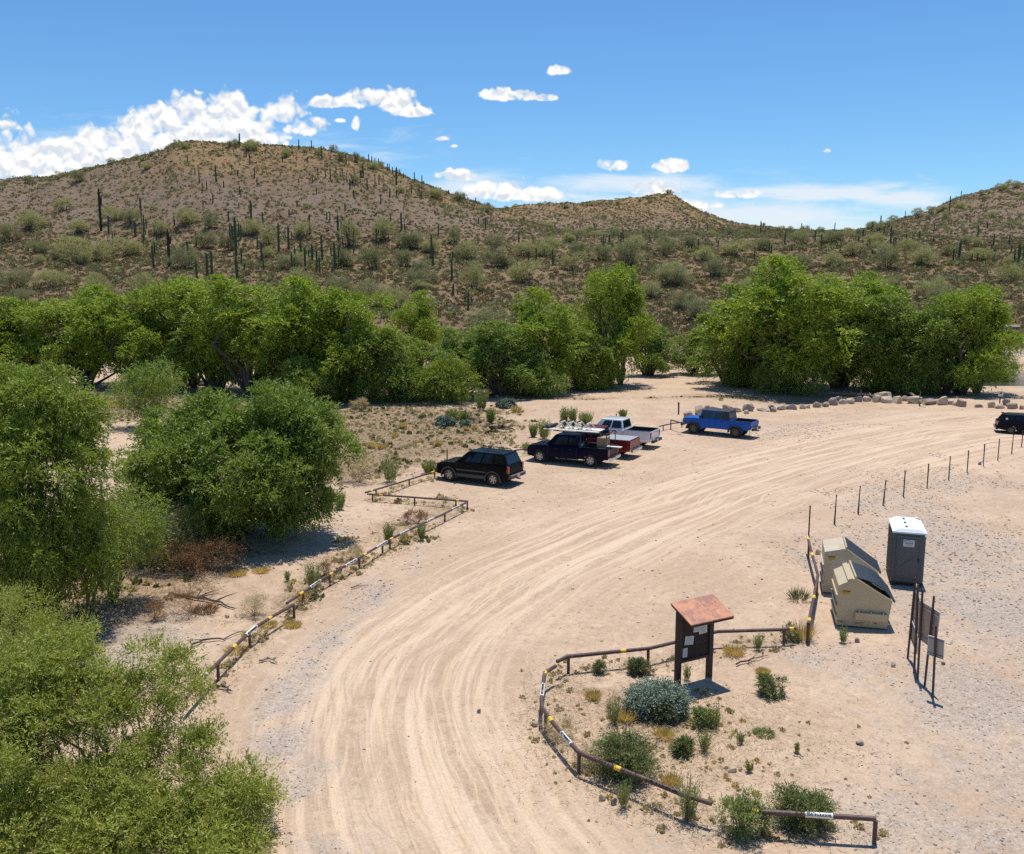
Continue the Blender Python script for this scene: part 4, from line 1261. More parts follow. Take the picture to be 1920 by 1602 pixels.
def suv(loc, rz):
    t = empty('parked_suv', loc, rz, 'black four door suv with grey wheel arches and roof rack, nearest parked vehicle', 'suv', 'vehicles parked on the sand')
    xf, xr, r, hw = 1.50, -1.46, .40, .98
    o = [(-2.42, .48), (-2.45, .95), (-2.36, 1.22), (.98, 1.20), (1.10, 1.19), (2.18, 1.08), (2.38, .98), (2.44, .60), (2.38, .40), (1.97, .38)] + arch(xf, .47, 0, rev=False) + [(-.95, .33)] + arch(xr, .47, 0, rev=False) + [(-1.96, .40)]
    body_prism(o, hw, (1.9, -2.1, .09)).build('body', 'paint_black', t, smooth=True, bevel=.045, seg=3)
    cabin(t, 'paint_black', 1.19, 1.88, -2.36, 1.08, -2.06, .28, .93, .76,
          [(.03, .235, .17, .86), (.275, .50, .12, .88), (.535, .735, .12, .88), (.755, .845, .12, .55)], pillar=.05)
    flare(t, xf, .47, hw, 'cladding_grey'); flare(t, xr, .47, hw, 'cladding_grey')
    for x in (xf, xr):
        for y in (-.86, .86): wheel(t, x, y, r, 'rim_silver', 6)
    for s_ in (-1, 1):
        put_box(t, 'rocker_panel', 'cladding_grey', (0, s_ * .985, .47), (1.95, .05, .20))
        put_box(t, 'door_trim', 'cladding_grey', (.0, s_ * .990, .78), (2.0, .03, .09))
        rk = MB(); rk.tube([(-1.85, s_ * .62, 1.89), (-1.75, s_ * .62, 1.97), (.0, s_ * .62, 1.99), (.15, s_ * .62, 1.90)], .022, 6)
        rk.build('roof_rail', 'plastic_black', t)
        put_box(t, 'tail_light', 'lamp_red', (-2.40, s_ * .87, 1.02), (.12, .17, .42), .02)
        put_box(t, 'headlight', 'lamp_clear', (2.38, s_ * .72, .86), (.10, .32, .17), .02)
        mr = MB(); mr.box((.92, s_ * 1.10, 1.27), (.12, .22, .17)); mr.build('side_mirror', 'plastic_black', t, bevel=.03)
        for dx in (.18, -.90):
            put_box(t, 'door_handle', 'plastic_black', (dx, s_ * .992, 1.03), (.16, .03, .035))
        for dx in (.98, -.03, -1.02):
            put_box(t, 'door_seam', 'ink', (dx, s_ * .9805, .82), (.012, .006, .66), 0)
    cr_ = MB(); cr_.tube([(-.5, -.62, 1.985), (-.5, .62, 1.985)], .02, 6); cr_.tube([(-1.4, -.62, 1.985), (-1.4, .62, 1.985)], .02, 6)
    cr_.build('rack_bar', 'plastic_black', t)
    put_box(t, 'rear_bumper', 'cladding_grey', (-2.50, 0, .60), (.24, 1.84, .24), .04)
    put_box(t, 'step_pad', 'chrome', (-2.535, 0, .70), (.18, 1.70, .04), .01)
    put_box(t, 'front_bumper', 'cladding_grey', (2.45, 0, .56), (.22, 1.80, .28), .05)
    put_box(t, 'grille', 'plastic_black', (2.42, 0, .88), (.06, 1.05, .22), .02)
    put_box(t, 'licence_plate', 'sign_white', (-2.625, 0, .60), (.012, .31, .15), 0)
    put_box(t, 'hitch', 'plastic_black', (-2.62, 0, .42), (.25, .08, .08))
    return t

def pickup(loc, rz, label, paint, cab_len, wb, rim, cls='parked_pickup', boxy=False, lift=0.0, roof_mat=None, arch_mat=None, rear_chrome=True, zbelt=1.16, ztop=1.86, r=.40, tonneau=None, bed_len=1.95, hw=.98, spokes=6):
    t = empty(cls, loc, rz, label, 'pickup truck', 'vehicles parked on the sand')
    xf, xr = wb / 2, -wb / 2
    ar = r + .075
    xe = xr - 1.17          # tail
    xbed = xe + bed_len + .06   # front of bed
    xh = xf - .42           # windscreen foot
    nose = xf + .92
    zl = .40 + lift
    if boxy:
        o = [(xbed, zl), (xbed, zbelt), (xh, zbelt), (xh + .3, zbelt + .02), (nose - .12, zbelt - .05), (nose - .02, zbelt - .12), (nose, .72 + lift), (xf + ar, .66 + lift)] + arch(xf, ar, 0, rev=False) + [(xf - ar - .02, zl)]
    else:
        o = [(xbed, zl), (xbed, zbelt), (xh, zbelt + .01), (xh + .35, zbelt), (nose - .28, zbelt - .08), (nose - .03, zbelt - .24), (nose, .62), (nose - .05, .44), (xf + ar + .02, .40)] + arch(xf, ar, 0, rev=False) + [(xf - ar - .05, zl)]
    body_prism(o, hw, (nose - .5, -9, .08)).build('body', paint, t, smooth=True, bevel=.04, seg=3)
    # bed: two sides with arches, floor, head board
    b_o = [(xe, .52 + lift), (xe - .01, zbelt + .01), (xbed - .02, zbelt + .01), (xbed - .02, zl + .06), (xr + ar + .04, zl + .04)] + arch(xr, ar, 0, rev=False) + [(xr - ar - .04, .48 + lift)]
    bd = MB()
    for s_ in (-1, 1):
        y0, y1 = sorted((s_ * hw * .995, s_ * (hw - .13)))
        bd.prism(b_o, y0, y1)
    bd.box(((xe + xbed) / 2, 0, .80 + lift * .5), (bed_len - .03, 2 * (hw - .14), .07))
    bd.box((xbed - .06, 0, (zbelt + .85) / 2), (.05, 2 * (hw - .14), zbelt - .85))
    bd.build('cargo_bed', paint, t, smooth=True, bevel=.02)
    put_box(t, 'tailgate', paint, (xe - .005, 0, (zbelt + .66 + lift) / 2 + .0), (.07, 2 * hw - .10, zbelt - .66 - lift), .02)
    put_box(t, 'bed_rail_cap', 'plastic_black', ((xe + xbed) / 2, hw - .07, zbelt + .022), (bed_len - .02, .11, .022), .004)
    put_box(t, 'bed_rail_cap', 'plastic_black', ((xe + xbed) / 2, -hw + .07, zbelt + .022), (bed_len - .02, .11, .022), .004)
    if tonneau:
        put_box(t, 'bed_cover', tonneau, ((xe + xbed) / 2, 0, zbelt + .045), (bed_len - .02, 2 * hw - .1, .035), .01)
    if not tonneau:
        lm_ = MB()
        lm_.box(((xe + xbed) / 2, 0, .845 + lift * .5), (bed_len - .10, 2 * (hw - .15), .012))
        for s_ in (-1, 1): lm_.box(((xe + xbed) / 2, s_ * (hw - .138), (zbelt + .85) / 2 + .02), (bed_len - .10, .012, zbelt - .88))
        lm_.box((xbed - .10, 0, (zbelt + .85) / 2 + .02), (.012, 2 * (hw - .16), zbelt - .88))
        lm_.build('bed_liner', 'plastic_black', t)
    fr = MB(); fr.box((0, .45, .42 + lift), (wb + 1.4, .10, .14)); fr.box((0, -.45, .42 + lift), (wb + 1.4, .10, .14)); fr.box((xr, 0, r), (.12, 1.5, .12)); fr.box((xf, 0, r), (.12, 1.5, .12))
    fr.build('chassis', 'plastic_black', t)
    xc0 = xbed + .03
    wbm, wtm = hw - .05, (hw - .12 if boxy else hw - .20)
    rake = .22 if boxy else .62
    L = xh - xc0
    f = cab_len
    if f == 'crew': pn = [(.05, .40, .14, .86), (.45, .78, .14, .86)] if not boxy else [(.03, .12, .2, .8), (.16, .52, .14, .86), (.57, .93, .14, .86)]
    elif f == 'quad': pn = [(.04, .30, .16, .84), (.36, .76, .14, .86)]
    cabin(t, paint, zbelt - .01, ztop, xc0, xh, xc0 + (.10 if boxy else .16), xh - rake, wbm, wtm, pn, roof_mat=roof_mat)
    if arch_mat:
        flare(t, xf, ar, hw, arch_mat, wd=.12, th=.09, a0=5, a1=165); flare(t, xr, ar, hw, arch_mat, wd=.12, th=.09, a0=5, a1=175)
    for x in (xf, xr):
        for y in (-(hw - .12), hw - .12): wheel(t, x, y, r, rim, spokes, w=.28)
    for s_ in (-1, 1):
        put_box(t, 'tail_light', 'lamp_red', (xe - .012, s_ * (hw - .085), (zbelt + .62) / 2 + lift * .5 + .05), (.10, .155, .42 if not boxy else .22), .015)
        put_box(t, 'headlight', 'lamp_clear', (nose - .03, s_ * (hw - .26), .86), (.10, .26, .2), .03)
        put_box(t, 'side_mirror', 'plastic_black', (xh - .18, s_ * (hw + .14), zbelt + .14), (.12, .24, .24), .03)
        nd = 2
        for dx in ([.30 * L, .74 * L]):
            put_box(t, 'door_handle', 'plastic_black', (xc0 + dx - .18, s_ * (hw + .008), zbelt - .17), (.17, .03, .035))
        for dx in (.03 * L, .46 * L, .93 * L):
            put_box(t, 'door_seam', 'ink', (xc0 + dx, s_ * (hw + .0005), (zbelt + zl) / 2 + .03), (.012, .006, zbelt - zl - .15), 0)
    put_box(t, 'rear_bumper', 'chrome' if rear_chrome else 'plastic_black', (xe - .14, 0, .56 + lift), (.20, 2 * hw - .14, .20), .03)
    put_box(t, 'front_bumper', 'chrome' if (rear_chrome and not boxy) else 'plastic_black', (nose + .06, 0, .56 + lift), (.22, 2 * hw - .12, .24), .04)
    put_box(t, 'grille', 'plastic_black', (nose + .0, 0, .88), (.06, 1.0, .28), .02)
    put_box(t, 'licence_plate', 'sign_white', (xe - .245, 0, .57 + lift), (.012, .31, .15), 0)
    return t, dict(xe=xe, xbed=xbed, xh=xh, xc0=xc0, zbelt=zbelt, ztop=ztop, hw=hw, nose=nose, xr=xr)

def stand(front_px, rear_px, hw):
    """centre and heading from the ground contacts of the two camera-side wheels"""
    a, b_ = gat(*front_px), gat(*rear_px)
    d = (a - b_); rz = math.atan2(d.y, d.x)
    m_ = (a + b_) / 2
    away = Vector((math.sin(rz), -math.cos(rz), 0))    # towards the right flank of the vehicle
    c_ = m_ + away * hw
    return Vector((c_.x, c_.y, m_.z)), rz

c_, rz = stand((843, 902), (926, 912), .88)
suv(c_ - Vector((math.cos(rz), math.sin(rz), 0)) * .02, rz)

GV = 'vehicles parked on the sand'
c_, rz = stand((1015, 867), (1105, 875.5), .86)
nv_, q = pickup(c_, rz, 'navy blue pickup with a ladder rack, second parked vehicle from the left', 'paint_navy', 'quad', 3.50, 'rim_silver', r=.41, zbelt=1.20, ztop=1.90)
# ladder rack over the bed and cab
rk = MB()
zr_ = 2.16
for s_ in (-1, 1):
    rk.tube([(q['xe'] + .1, s_ * .86, zr_), (q['xh'] - .5, s_ * .86, zr_)], .03, 6)
    for x_ in (q['xe'] + .15, q['xbed'] - .15):
        rk.tube([(x_, s_ * .93, 1.2), (x_, s_ * .86, zr_)], .03, 6)
for x_ in (q['xe'] + .15, q['xbed'] - .15, q['xh'] - .75):
    rk.tube([(x_, -.86, zr_), (x_, .86, zr_)], .028, 6)
rk.build('ladder_rack', 'plastic_black', nv_)
ra = R(0)
Mv = Matrix.Translation(c_) @ Matrix.Rotation(rz, 4, 'Z')
def aboard(name, pts, label, cat, group=None):
    """thing carried by the navy pickup, in the pickup frame"""
    o = empty(name, Mv @ Vector(pts), rz, label, cat, group)
    return o
ld = aboard('plank', (-.35, .74, 2.20), 'long pale board lying along the near side of the ladder rack', 'board')
put_box(ld, 'board', 'cargo_white', (0, 0, .03), (3.75, .30, .05), .01)
ld2 = aboard('plank', (-.45, -.2, 2.20), 'flat pale boards lying across the middle of the ladder rack', 'board')
put_box(ld2, 'board', 'cargo_white', (-.4, 0, .025), (2.6, .9, .04), .01)
put_box(ld2, 'strap', 'ink', (-.2, 0, .052), (.05, .92, .01), 0)
for i, (dx, lb) in enumerate([(-1.15, 'rear most'), (-.55, 'second from the rear'), (.05, 'third from the rear'), (.65, 'front most')]):
    f_ = aboard('folding_frame', (dx, -.08, 2.24), 'white folded tube frame on the rack load, %s of four' % lb, 'frame', 'four tube frames on the ladder rack')
    m_ = MB()
    m_.tube([(.32, .36, .0), (-.10, .36, .40), (-.10, -.36, .40), (.32, -.36, 0)], .030, 6)
    m_.tube([(-.42, .36, .0), (-.10, .36, .40)], .026, 6); m_.tube([(-.42, -.36, .0), (-.10, -.36, .40)], .026, 6)
    m_.build('tube_frame', 'cargo_white', f_)
    m_ = MB(); m_.tube([(.02, -.22, .44), (.02, .22, .44)], .055, 8); m_.build('roller', 'plastic_black', f_)
dk = aboard('cargo_bundle', (1.28, 0, 2.16), 'dark rolled bundle strapped at the front end of the ladder rack', 'bundle')
m_ = MB(); m_.tube([(0, -.8, .14), (0, .8, .14)], .13, 12); m_.tube([(.28, -.72, .11), (.28, .72, .11)], .10, 12); m_.build('roll', 'plastic_black', dk, smooth=True)
put_box(dk, 'strap', 'cargo_tan', (.12, .3, .2), (.46, .05, .16), .01)
bx_ = aboard('cargo_box', (q['xe'] + .62, .05, .84), 'tall tan cardboard box at the tail end of the navy pickup bed', 'box')
put_box(bx_, 'carton', 'cargo_tan', (0, 0, .50), (.55, .95, 1.0), .01); put_box(bx_, 'packing_tape', 'cargo_white', (0, 0, 1.003), (.552, .06, .004), 0)
bx_ = aboard('cool_box', (-.55, .30, .84), 'white cool box standing in the bed of the navy pickup', 'cooler')
put_box(bx_, 'tub', 'cargo_white', (0, 0, .22), (.85, .5, .44), .03); put_box(bx_, 'lid', 'cargo_grey', (0, 0, .47), (.88, .53, .06), .02)
bx_ = aboard('tool_box', (-.40, -.42, .84), 'grey tool box beside the cool box in the navy pickup bed', 'box')
put_box(bx_, 'case', 'cargo_grey', (0, 0, .27), (.9, .5, .54), .03); put_box(bx_, 'latch', 'ink', (0, .255, .42), (.08, .02, .06), 0)
bx_ = aboard('table_top', (q['xe'] + .05, .15, 1.24), 'white board sticking out over the tailgate of the navy pickup', 'board')
put_box(bx_, 'board', 'cargo_white', (-.05, 0, .03), (1.25, .35, .05), .01)

dv = Vector((math.cos(rz), math.sin(rz), 0)); side = Vector((-math.sin(rz), math.cos(rz), 0))
# red and white pickups stand behind the navy one
def by_tail(px, py, rz_, tail):
    """centre from the ground under the middle of the tailgate"""
    p = gat(px, py)
    return Vector((p.x, p.y, p.z)) + Vector((math.cos(rz_), math.sin(rz_), 0)) * tail
rzr = rz - R(2)
pickup(by_tail(1190, 858, rzr, 2.95), rzr, 'dark red pickup with a grey bed cover, third parked vehicle from the left', 'paint_red', 'quad', 3.5, 'rim_silver', zbelt=1.22, ztop=1.90, tonneau='cargo_grey')
rzw = rz - R(3)
pickup(by_tail(1228, 840, rzw, 3.0), rzw, 'white crew cab pickup with dark windows, parked beyond the red one', 'paint_white', 'crew', 3.6, 'rim_dark', zbelt=1.26, ztop=1.95, rear_chrome=False, r=.42)
c_, rzb = stand((1300.6, 814.0), (1376.9, 821.5), .84)
tb, qb = pickup(c_, rzb, 'bright blue boxy crew cab pickup with black roof parked by the boulders', 'paint_blue', 'crew', 3.36, 'rim_dark', boxy=True, lift=.16, roof_mat='plastic_black', arch_mat='plastic_black',
       rear_chrome=False, zbelt=1.27, ztop=1.88, r=.43, bed_len=1.60, hw=.86, spokes=7)
for s_ in (-1, 1):
    m_ = MB()
    x0_, x1_ = qb['xc0'] - .02, qb['xc0'] + .42
    ya_, yb2 = s_ * .828, s_ * .765
    m_.hexa([(x0_, ya_ - s_ * .05, 1.285), (x1_, ya_ - s_ * .05, 1.285), (x1_, ya_, 1.285), (x0_, ya_, 1.285), (x0_ + .10, yb2 - s_ * .05, 1.87), (x1_ + .02, yb2 - s_ * .05, 1.87), (x1_ + .02, yb2, 1.87), (x0_ + .10, yb2, 1.87)])
    m_.build('hard_top', 'plastic_black', tb)
put_box(tb, 'spare_hitch', 'plastic_black', (qb['xe'] - .32, .3, .62), (.3, .10, .08))

# dark van at the right edge, pointing right
def minivan(loc, rz_):
    t = empty('parked_minivan', loc, rz_, 'black minivan with tinted windows cut by the right edge of the photo', 'minivan', 'vehicles parked on the sand')
    xf, xr, r, hw = 1.52, -1.50, .34, .96
    o = [(-2.46, .42), (-2.52, .78), (-2.44, 1.08), (-2.30, 1.12), (1.10, 1.06), (2.20, .90), (2.48, .66), (2.46, .34), (1.95, .28)] + [(xf + .40 * math.cos(a), .32 + .40 * math.sin(a)) for a in np.linspace(0, math.pi, 9)] + [(xf - .46, .26), (xr + .46, .26)] + \
        [(xr + .40 * math.cos(a), .32 + .40 * math.sin(a)) for a in np.linspace(0, math.pi, 9)] + [(-1.96, .32)]
    body_prism(o, hw, (1.9, -2.1, .09)).build('body', 'paint_dark', t, smooth=True, bevel=.05, seg=3)
    cabin(t, 'paint_dark', 1.06, 1.72, -2.40, 1.35, -1.98, .20, .93, .72, [(.03, .30, .16, .82), (.33, .58, .12, .86), (.61, .82, .12, .84)])
    for x in (xf, xr):
        for y in (-.84, .84): wheel(t, x, y, r, 'rim_dark', 5, w=.22)
    for s_ in (-1, 1):
        put_box(t, 'tail_light', 'lamp_red', (-2.44, s_ * .82, .98), (.12, .2, .24), .03)
        put_box(t, 'headlight', 'lamp_clear', (2.36, s_ * .70, .72), (.18, .34, .15), .03)
        put_box(t, 'side_mirror', 'paint_dark', (1.02, s_ * 1.03, 1.13), (.12, .2, .15), .03)
        for dx in (.55, -.30): put_box(t, 'door_handle', 'chrome', (dx, s_ * .965, .90), (.15, .03, .03))
        for dx in (.98, .18, -1.0): put_box(t, 'door_seam', 'ink', (dx, s_ * .9605, .70), (.012, .006, .62), 0)
        m_ = MB(); m_.tube([(-1.7, s_ * .60, 1.76), (.1, s_ * .60, 1.765)], .018, 6); m_.build('roof_rail', 'plastic_black', t)
    put_box(t, 'rear_bumper', 'paint_dark', (-2.53, 0, .48), (.16, 1.78, .26), .04)
    put_box(t, 'spoiler', 'paint_dark', (-2.05, 0, 1.72), (.22, 1.36, .05), .02)
    put_box(t, 'window_decal', 'sign_white', (-1.86, -.895, 1.36), (.16, .012, .16), .0, rx=R(-17))
    put_box(t, 'licence_plate', 'sign_white', (-2.618, 0, .62), (.012, .31, .15), 0)
    return t
p = gat(1893, 814)
rzm = R(-22)
d_ = Vector((math.cos(rzm), math.sin(rzm), 0)); s__ = Vector((-math.sin(rzm), math.cos(rzm), 0))
cc_ = p + d_ * 1.50 + s__ * .86
minivan(Vector((cc_.x, cc_.y, p.z)), rzm).scale = (.95, .95, .86)

# ------------------------------------------------------------------ dumpsters
def frame_from(a, b_):
    """origin a, x axis towards b, y axis away from the camera"""
    d = (b_ - a); d.z = 0; W = d.length; rz_ = math.atan2(d.y, d.x)
    return rz_, W

pbr('rust_patch', (.24, .12, .06), .9, var=.4)
def dumpster(a_px, rz_, W, label, depth, body_mat, bulged, H0=1.45, Hp=1.74, H1=1.02, fp_=.33):
    A = gat(*a_px)
    t = empty('dumpster', A, rz_, label, 'dumpster', 'two steel dumpsters by the portable toilet')
    xp = W * fp_
    prof = [(0, .06), (W * .985, .06), (W * 1.06, H1), (xp, Hp), (0, H0)]
    mb = MB(); mb.prism(prof, 0, depth)
    mb.build('bin_body', body_mat, t, bevel=.012)
    th = math.atan2(H1 - Hp, W * 1.06 - xp)
    Ls = math.hypot(W * 1.06 - xp, Hp - H1)
    # lids: corrugated sheets on the slope, in the slope frame
    def slopeM(y):
        return Matrix.Translation((xp, y, Hp)) @ Matrix.Rotation(-th, 4, 'Y')
    for i in range(2):
        y0 = .03 + i * depth / 2; wd = depth / 2 - .04
        nrib = 9; V = []; F = []
        ns = 10
        for j in range(nrib * 4 + 1):
            yy_ = y0 + wd * j / (nrib * 4)
            hz_ = .03 + (.026 if j % 4 in (1, 2) else 0)
            for s_ in range(ns + 1):
                u = s_ / ns
                bl = (.17 * math.sin(math.pi * min(1, u * 1.0)) if bulged else 0)
                V.append(slopeM(0) @ Vector((u * Ls * 1.05, yy_, hz_ + bl)))
        for j in range(nrib * 4):
            for s_ in range(ns):
                a_ = j * (ns + 1) + s_; F.append((a_, a_ + 1, a_ + ns + 2, a_ + ns + 1))
        nV = len(V)
        V += [v - (slopeM(0).to_3x3() @ Vector((0, 0, .02))) for v in V]
        F += [tuple(reversed([q_ + nV for q_ in f])) for f in F]
        m_ = MB(); m_.add(V, F)
        lidt = m_.build('lid', 'lid_black', t)
        put_box(lidt, 'lid_lip', 'lid_black', slopeM(0) @ Vector((Ls * 1.05, y0 + wd / 2, .03)), (.04, wd, .07), .01, ry=-th)
    # rims, ridge bar, hinge
    m_ = MB()
    for y_ in (-.012, depth + .012):
        m_ = MB(); m_.tube([(xp - .03, y_, Hp + .015), (W * 1.06, y_, H1 + .015)], .028, 6)
        m_.build('side_rim', body_mat, t)
    m_ = MB(); m_.tube([(xp, -.03, Hp + .05), (xp, depth + .03, Hp + .05)], .032, 8)
    m_.box((xp - .17, depth / 2, Hp - .055), (.16, depth + .02, .05), ry=R(-24))
    m_.build('hinge_bar', body_mat, t)
    # fork pocket on both ends
    for y_ in (-.065, depth + .065):
        m_ = MB(); m_.box((W * .66, y_, .46), (W * .62, .13, .26))
        fp = m_.build('fork_pocket', body_mat, t, bevel=.006, seg=1)
        m_ = MB()
        for k_ in (-.38, 0, .38): m_.box((W * .66 + k_ * W * .62, y_, .62), (.03, .10, .06)); m_.box((W * .66 + k_ * W * .62, y_, .30), (.03, .10, .06))
        m_.build('gusset', body_mat, fp)
    # ribs on the back wall
    m_ = MB()
    for z_ in (.36, .72, 1.08): m_.box((-.028, depth / 2, z_), (.055, depth * .96, .06))
    m_.build('stiffening_rib', body_mat, t, bevel=.01, seg=1)
    # scuffed rust streaks where the forks and the kerb rub
    rr_ = random.Random(int(depth * 100))
    m_ = MB()
    for _ in range(9):
        m_.box((rr_.uniform(.05, W - .1), -.0035, rr_.uniform(.10, .28)), (rr_.uniform(.05, .22), .003, rr_.uniform(.012, .04)))
    m_.build('rust_scuff', 'rust_patch', t)
    # skids
    m_ = MB()
    for y_ in (.25, depth - .25): m_.box((W * .5, y_, .03), (W * .9, .12, .09))
    m_.build('skid', body_mat, t)
    st_ = put_box(t, 'warning_sticker', 'sticker_yellow', (.26, -.0045, H0 - .22), (.27, .005, .15), 0)
    put_box(st_, 'sticker_heading', 'ink', (.26, -.0085, H0 - .178), (.25, .003, .035), 0)
    for k_ in range(3):
        put_box(st_, 'small_print', 'cargo_tan', (.25, -.0085, H0 - .222 - k_ * .026), (.21, .003, .009), 0)
    return t
dumpster((1568, 1175), R(-14), 1.62, 'front tan steel dumpster with a bulging black lid, nearest the notice board', 1.80, 'dumpster', True)
dumpster((1542, 1113), R(-16), 1.80, 'rear tan steel dumpster with flat corrugated black lids', 1.65, 'dumpster_faded', False, H0=1.62, Hp=1.80, H1=.98, fp_=.42)

# ------------------------------------------------------------------ portable toilet
A, B = gat(1669, 1096), gat(1727, 1105)
rz_, W = frame_from(A, B)
W = 1.14; D_ = 2.0; Ht = 2.06; rz_ = R(-18)
t = empty('portable_toilet', A, rz_, 'dark grey portable toilet with a white roof behind the dumpsters', 'portable toilet')
m_ = MB(); m_.hexa([(0, 0, .12), (W, 0, .12), (W, D_, .12), (0, D_, .12), (.02, .02, Ht), (W - .02, .02, Ht), (W - .02, D_ - .02, Ht), (.02, D_ - .02, Ht)])
m_.build('cabin', 'toilet_grey', t, bevel=.03)
m_ = MB()
for x_ in (.12, W - .12): m_.box((x_, D_ / 2, .06), (.14, D_ + .1, .12))
m_.box((W / 2, D_ / 2, .11), (W + .04, D_ + .04, .05)); m_.build('base_skid', 'plastic_black', t, bevel=.01)
dr = MB()
x0, x1 = .13, W - .13
dr.box(((x0 + x1) / 2, -.012, 1.08), (x1 - x0, .03, 1.80))
door = dr.build('door', 'toilet_grey', t, bevel=.008)
m_ = MB()
for (xa, za, xb_, zb_) in [(x0 + .06, .30, x1 - .06, .30), (x0 + .06, .30, x0 + .06, 1.86), (x1 - .06, .30, x1 - .06, 1.86), (x0 + .06, 1.86, x1 - .06, 1.86), (x0 + .15, .75, x1 - .15, 1.25)]:
    m_.tube([(xa, -.03, za), (xb_, -.03, zb_)], .012, 5)
m_.build('door_rib', 'toilet_grey', door)
put_box(door, 'door_handle', 'ink', (x1 - .07, -.045, 1.05), (.05, .04, .14), .008)
for x_ in (-.008, W + .008):
    m_ = MB()
    for k_ in range(9): m_.box((x_, .12 + k_ * (D_ - .24) / 8, 1.08), (.03, .05, 1.75))
    m_.build('side_panel', 'toilet_grey', t)
pl = put_box(t, 'name_plate', 'sign_white', (.56, -.036, 1.70), (.40, .010, .27), .004)
Mt = Matrix.Translation((.56, -.043, 1.715)) @ Matrix.Rotation(R(90), 4, 'X')
text_mesh('United', .125, 'lettering', 'ink_blue', pl, Mt, sx=.9)
m_ = MB()
an = np.linspace(math.pi * .92, math.pi * .2, 9)
m_.tube([(.52 + .15 * math.cos(a), -.044, 1.71 + .10 * math.sin(a)) for a in an], .006, 4); m_.build('logo_swoosh', 'ink_blue', pl)
for k_, ww in enumerate((.28, .2)): put_box(pl, 'small_print', 'print_grey', (.56, -.043, 1.645 - k_ * .03), (ww, .004, .012), 0)
rf = MB()
zr0 = Ht + .01
ov = .04
rf.hexa([(-ov, -ov, zr0), (W + ov, -ov, zr0), (W + ov, D_ + ov, zr0), (-ov, D_ + ov, zr0), (-ov, -ov, zr0 + .07), (W + ov, -ov, zr0 + .07), (W + ov, D_ + ov, zr0 + .07), (-ov, D_ + ov, zr0 + .07)])
rf.hexa([(0, 0, zr0 + .069), (W, 0, zr0 + .069), (W, D_, zr0 + .069), (0, D_, zr0 + .069), (.22, .10, zr0 + .19), (W - .22, .10, zr0 + .19), (W - .22, D_ - .10, zr0 + .19), (.22, D_ - .10, zr0 + .19)])
roof = rf.build('roof', 'toilet_roof', t, smooth=True, bevel=.02)
for k_ in range(3): put_box(roof, 'roof_vent', 'cladding_grey', (W * .42, .32 + k_ * .62, zr0 + .20), (.09, .20, .03), .01)
vp = MB(); vp.tube([(W * .85, D_ - .15, zr0), (W * .85, D_ - .15, zr0 + .22)], .05, 10); vp.build('vent_pipe', 'toilet_roof', t)

# ------------------------------------------------------------------ notice board
P1, P2 = gat(1270, 1283), gat(1337, 1265)
d = P2 - P1; d.z = 0
ang = R(28)
t = empty('notice_board', P1, ang, 'dark timber notice board under a rusty sloping metal roof with pinned papers', 'notice board')
Wd = 1.17
for x_ in (0, Wd):
    m_ = MB(); m_.box((x_, 0, .98), (.15, .15, 2.45)); m_.build('post', 'timber_dark', t, bevel=.008)
m_ = MB(); m_.box((Wd / 2, .0, 1.33), (Wd - .15, .05, 1.36)); m_.build('display_panel', 'panel_dark', t)
m_ = MB(); m_.box((Wd / 2, -.01, .68), (Wd - .15, .10, .09)); m_.box((Wd / 2, -.01, 2.0), (Wd - .15, .10, .09)); m_.build('crossbar', 'timber_dark', t, bevel=.006)
m, k, out = new_mat('rusty_roof')
tcn = k.n('ShaderNodeTexCoord').outputs['Object']
a_ = k.noise(tcn, 2.2, 6, .6, .5); b2 = k.noise(tcn, 9, 5, .7)
col = k.mix(k.step(a_, .40, .60), (.50, .215, .115), (.30, .135, .095))
col = k.mix(k.math('MULTIPLY', k.step(b2, .52, .66), .6), col, (.62, .33, .19))
ln = k.noise(k.vm('MULTIPLY', tcn, (2, 26, 2)), 1.0, 3, .5)
col = k.mix(k.math('MULTIPLY', k.step(ln, .55, .62), k.math('MULTIPLY', k.step(k.noise(tcn, 1.3, 3, .5), .48, .6), .6)), col, (.20, .12, .10))
k.set(out, 0, k.n('ShaderNodeBsdfPrincipled', {'Base Color': col, 'Roughness': .55, 'Metallic': .15}).outputs[0])
# sloping roof: high edge behind, low edge towards the reader
yb_, yf_ = .27, -.68; zb_, zf_ = 2.38, 2.02
x0, x1 = -.12, Wd + .28
m_ = MB(); th_ = .035
m_.hexa([(x0, yf_, zf_), (x1, yf_, zf_), (x1, yb_, zb_), (x0, yb_, zb_), (x0, yf_, zf_ + th_), (x1, yf_, zf_ + th_), (x1, yb_, zb_ + th_), (x0, yb_, zb_ + th_)])
m_.build('roof', 'rusty_roof', t, bevel=.004, seg=1)
m_ = MB()
for (a0, b0) in [((x0 + .02, yf_ + .02, zf_ - .035), (x1 - .02, yf_ + .02, zf_ - .035)), ((x0 + .02, yb_ - .02, zb_ - .03), (x1 - .02, yb_ - .02, zb_ - .03)), ((x0 + .02, yf_ + .05, zf_ - .03), (x0 + .02, yb_ - .05, zb_ - .04)), ((x1 - .02, yf_ + .05, zf_ - .03), (x1 - .02, yb_ - .05, zb_ - .04))]:
    m_.tube([a0, b0], .028, 6)
m_.build('roof_frame', 'timber_dark', t)
pap = [(.86, 1.60, .30, .40, -2, 'largest paper pinned at the right under the roof'), (.62, 1.66, .21, .34, 3, 'narrow paper pinned beside the largest one'), (.36, 1.28, .32, .26, 6, 'paper tilted at the left of the board'), (.22, .93, .17, .28, 1, 'small paper at the lower left corner of the board')]
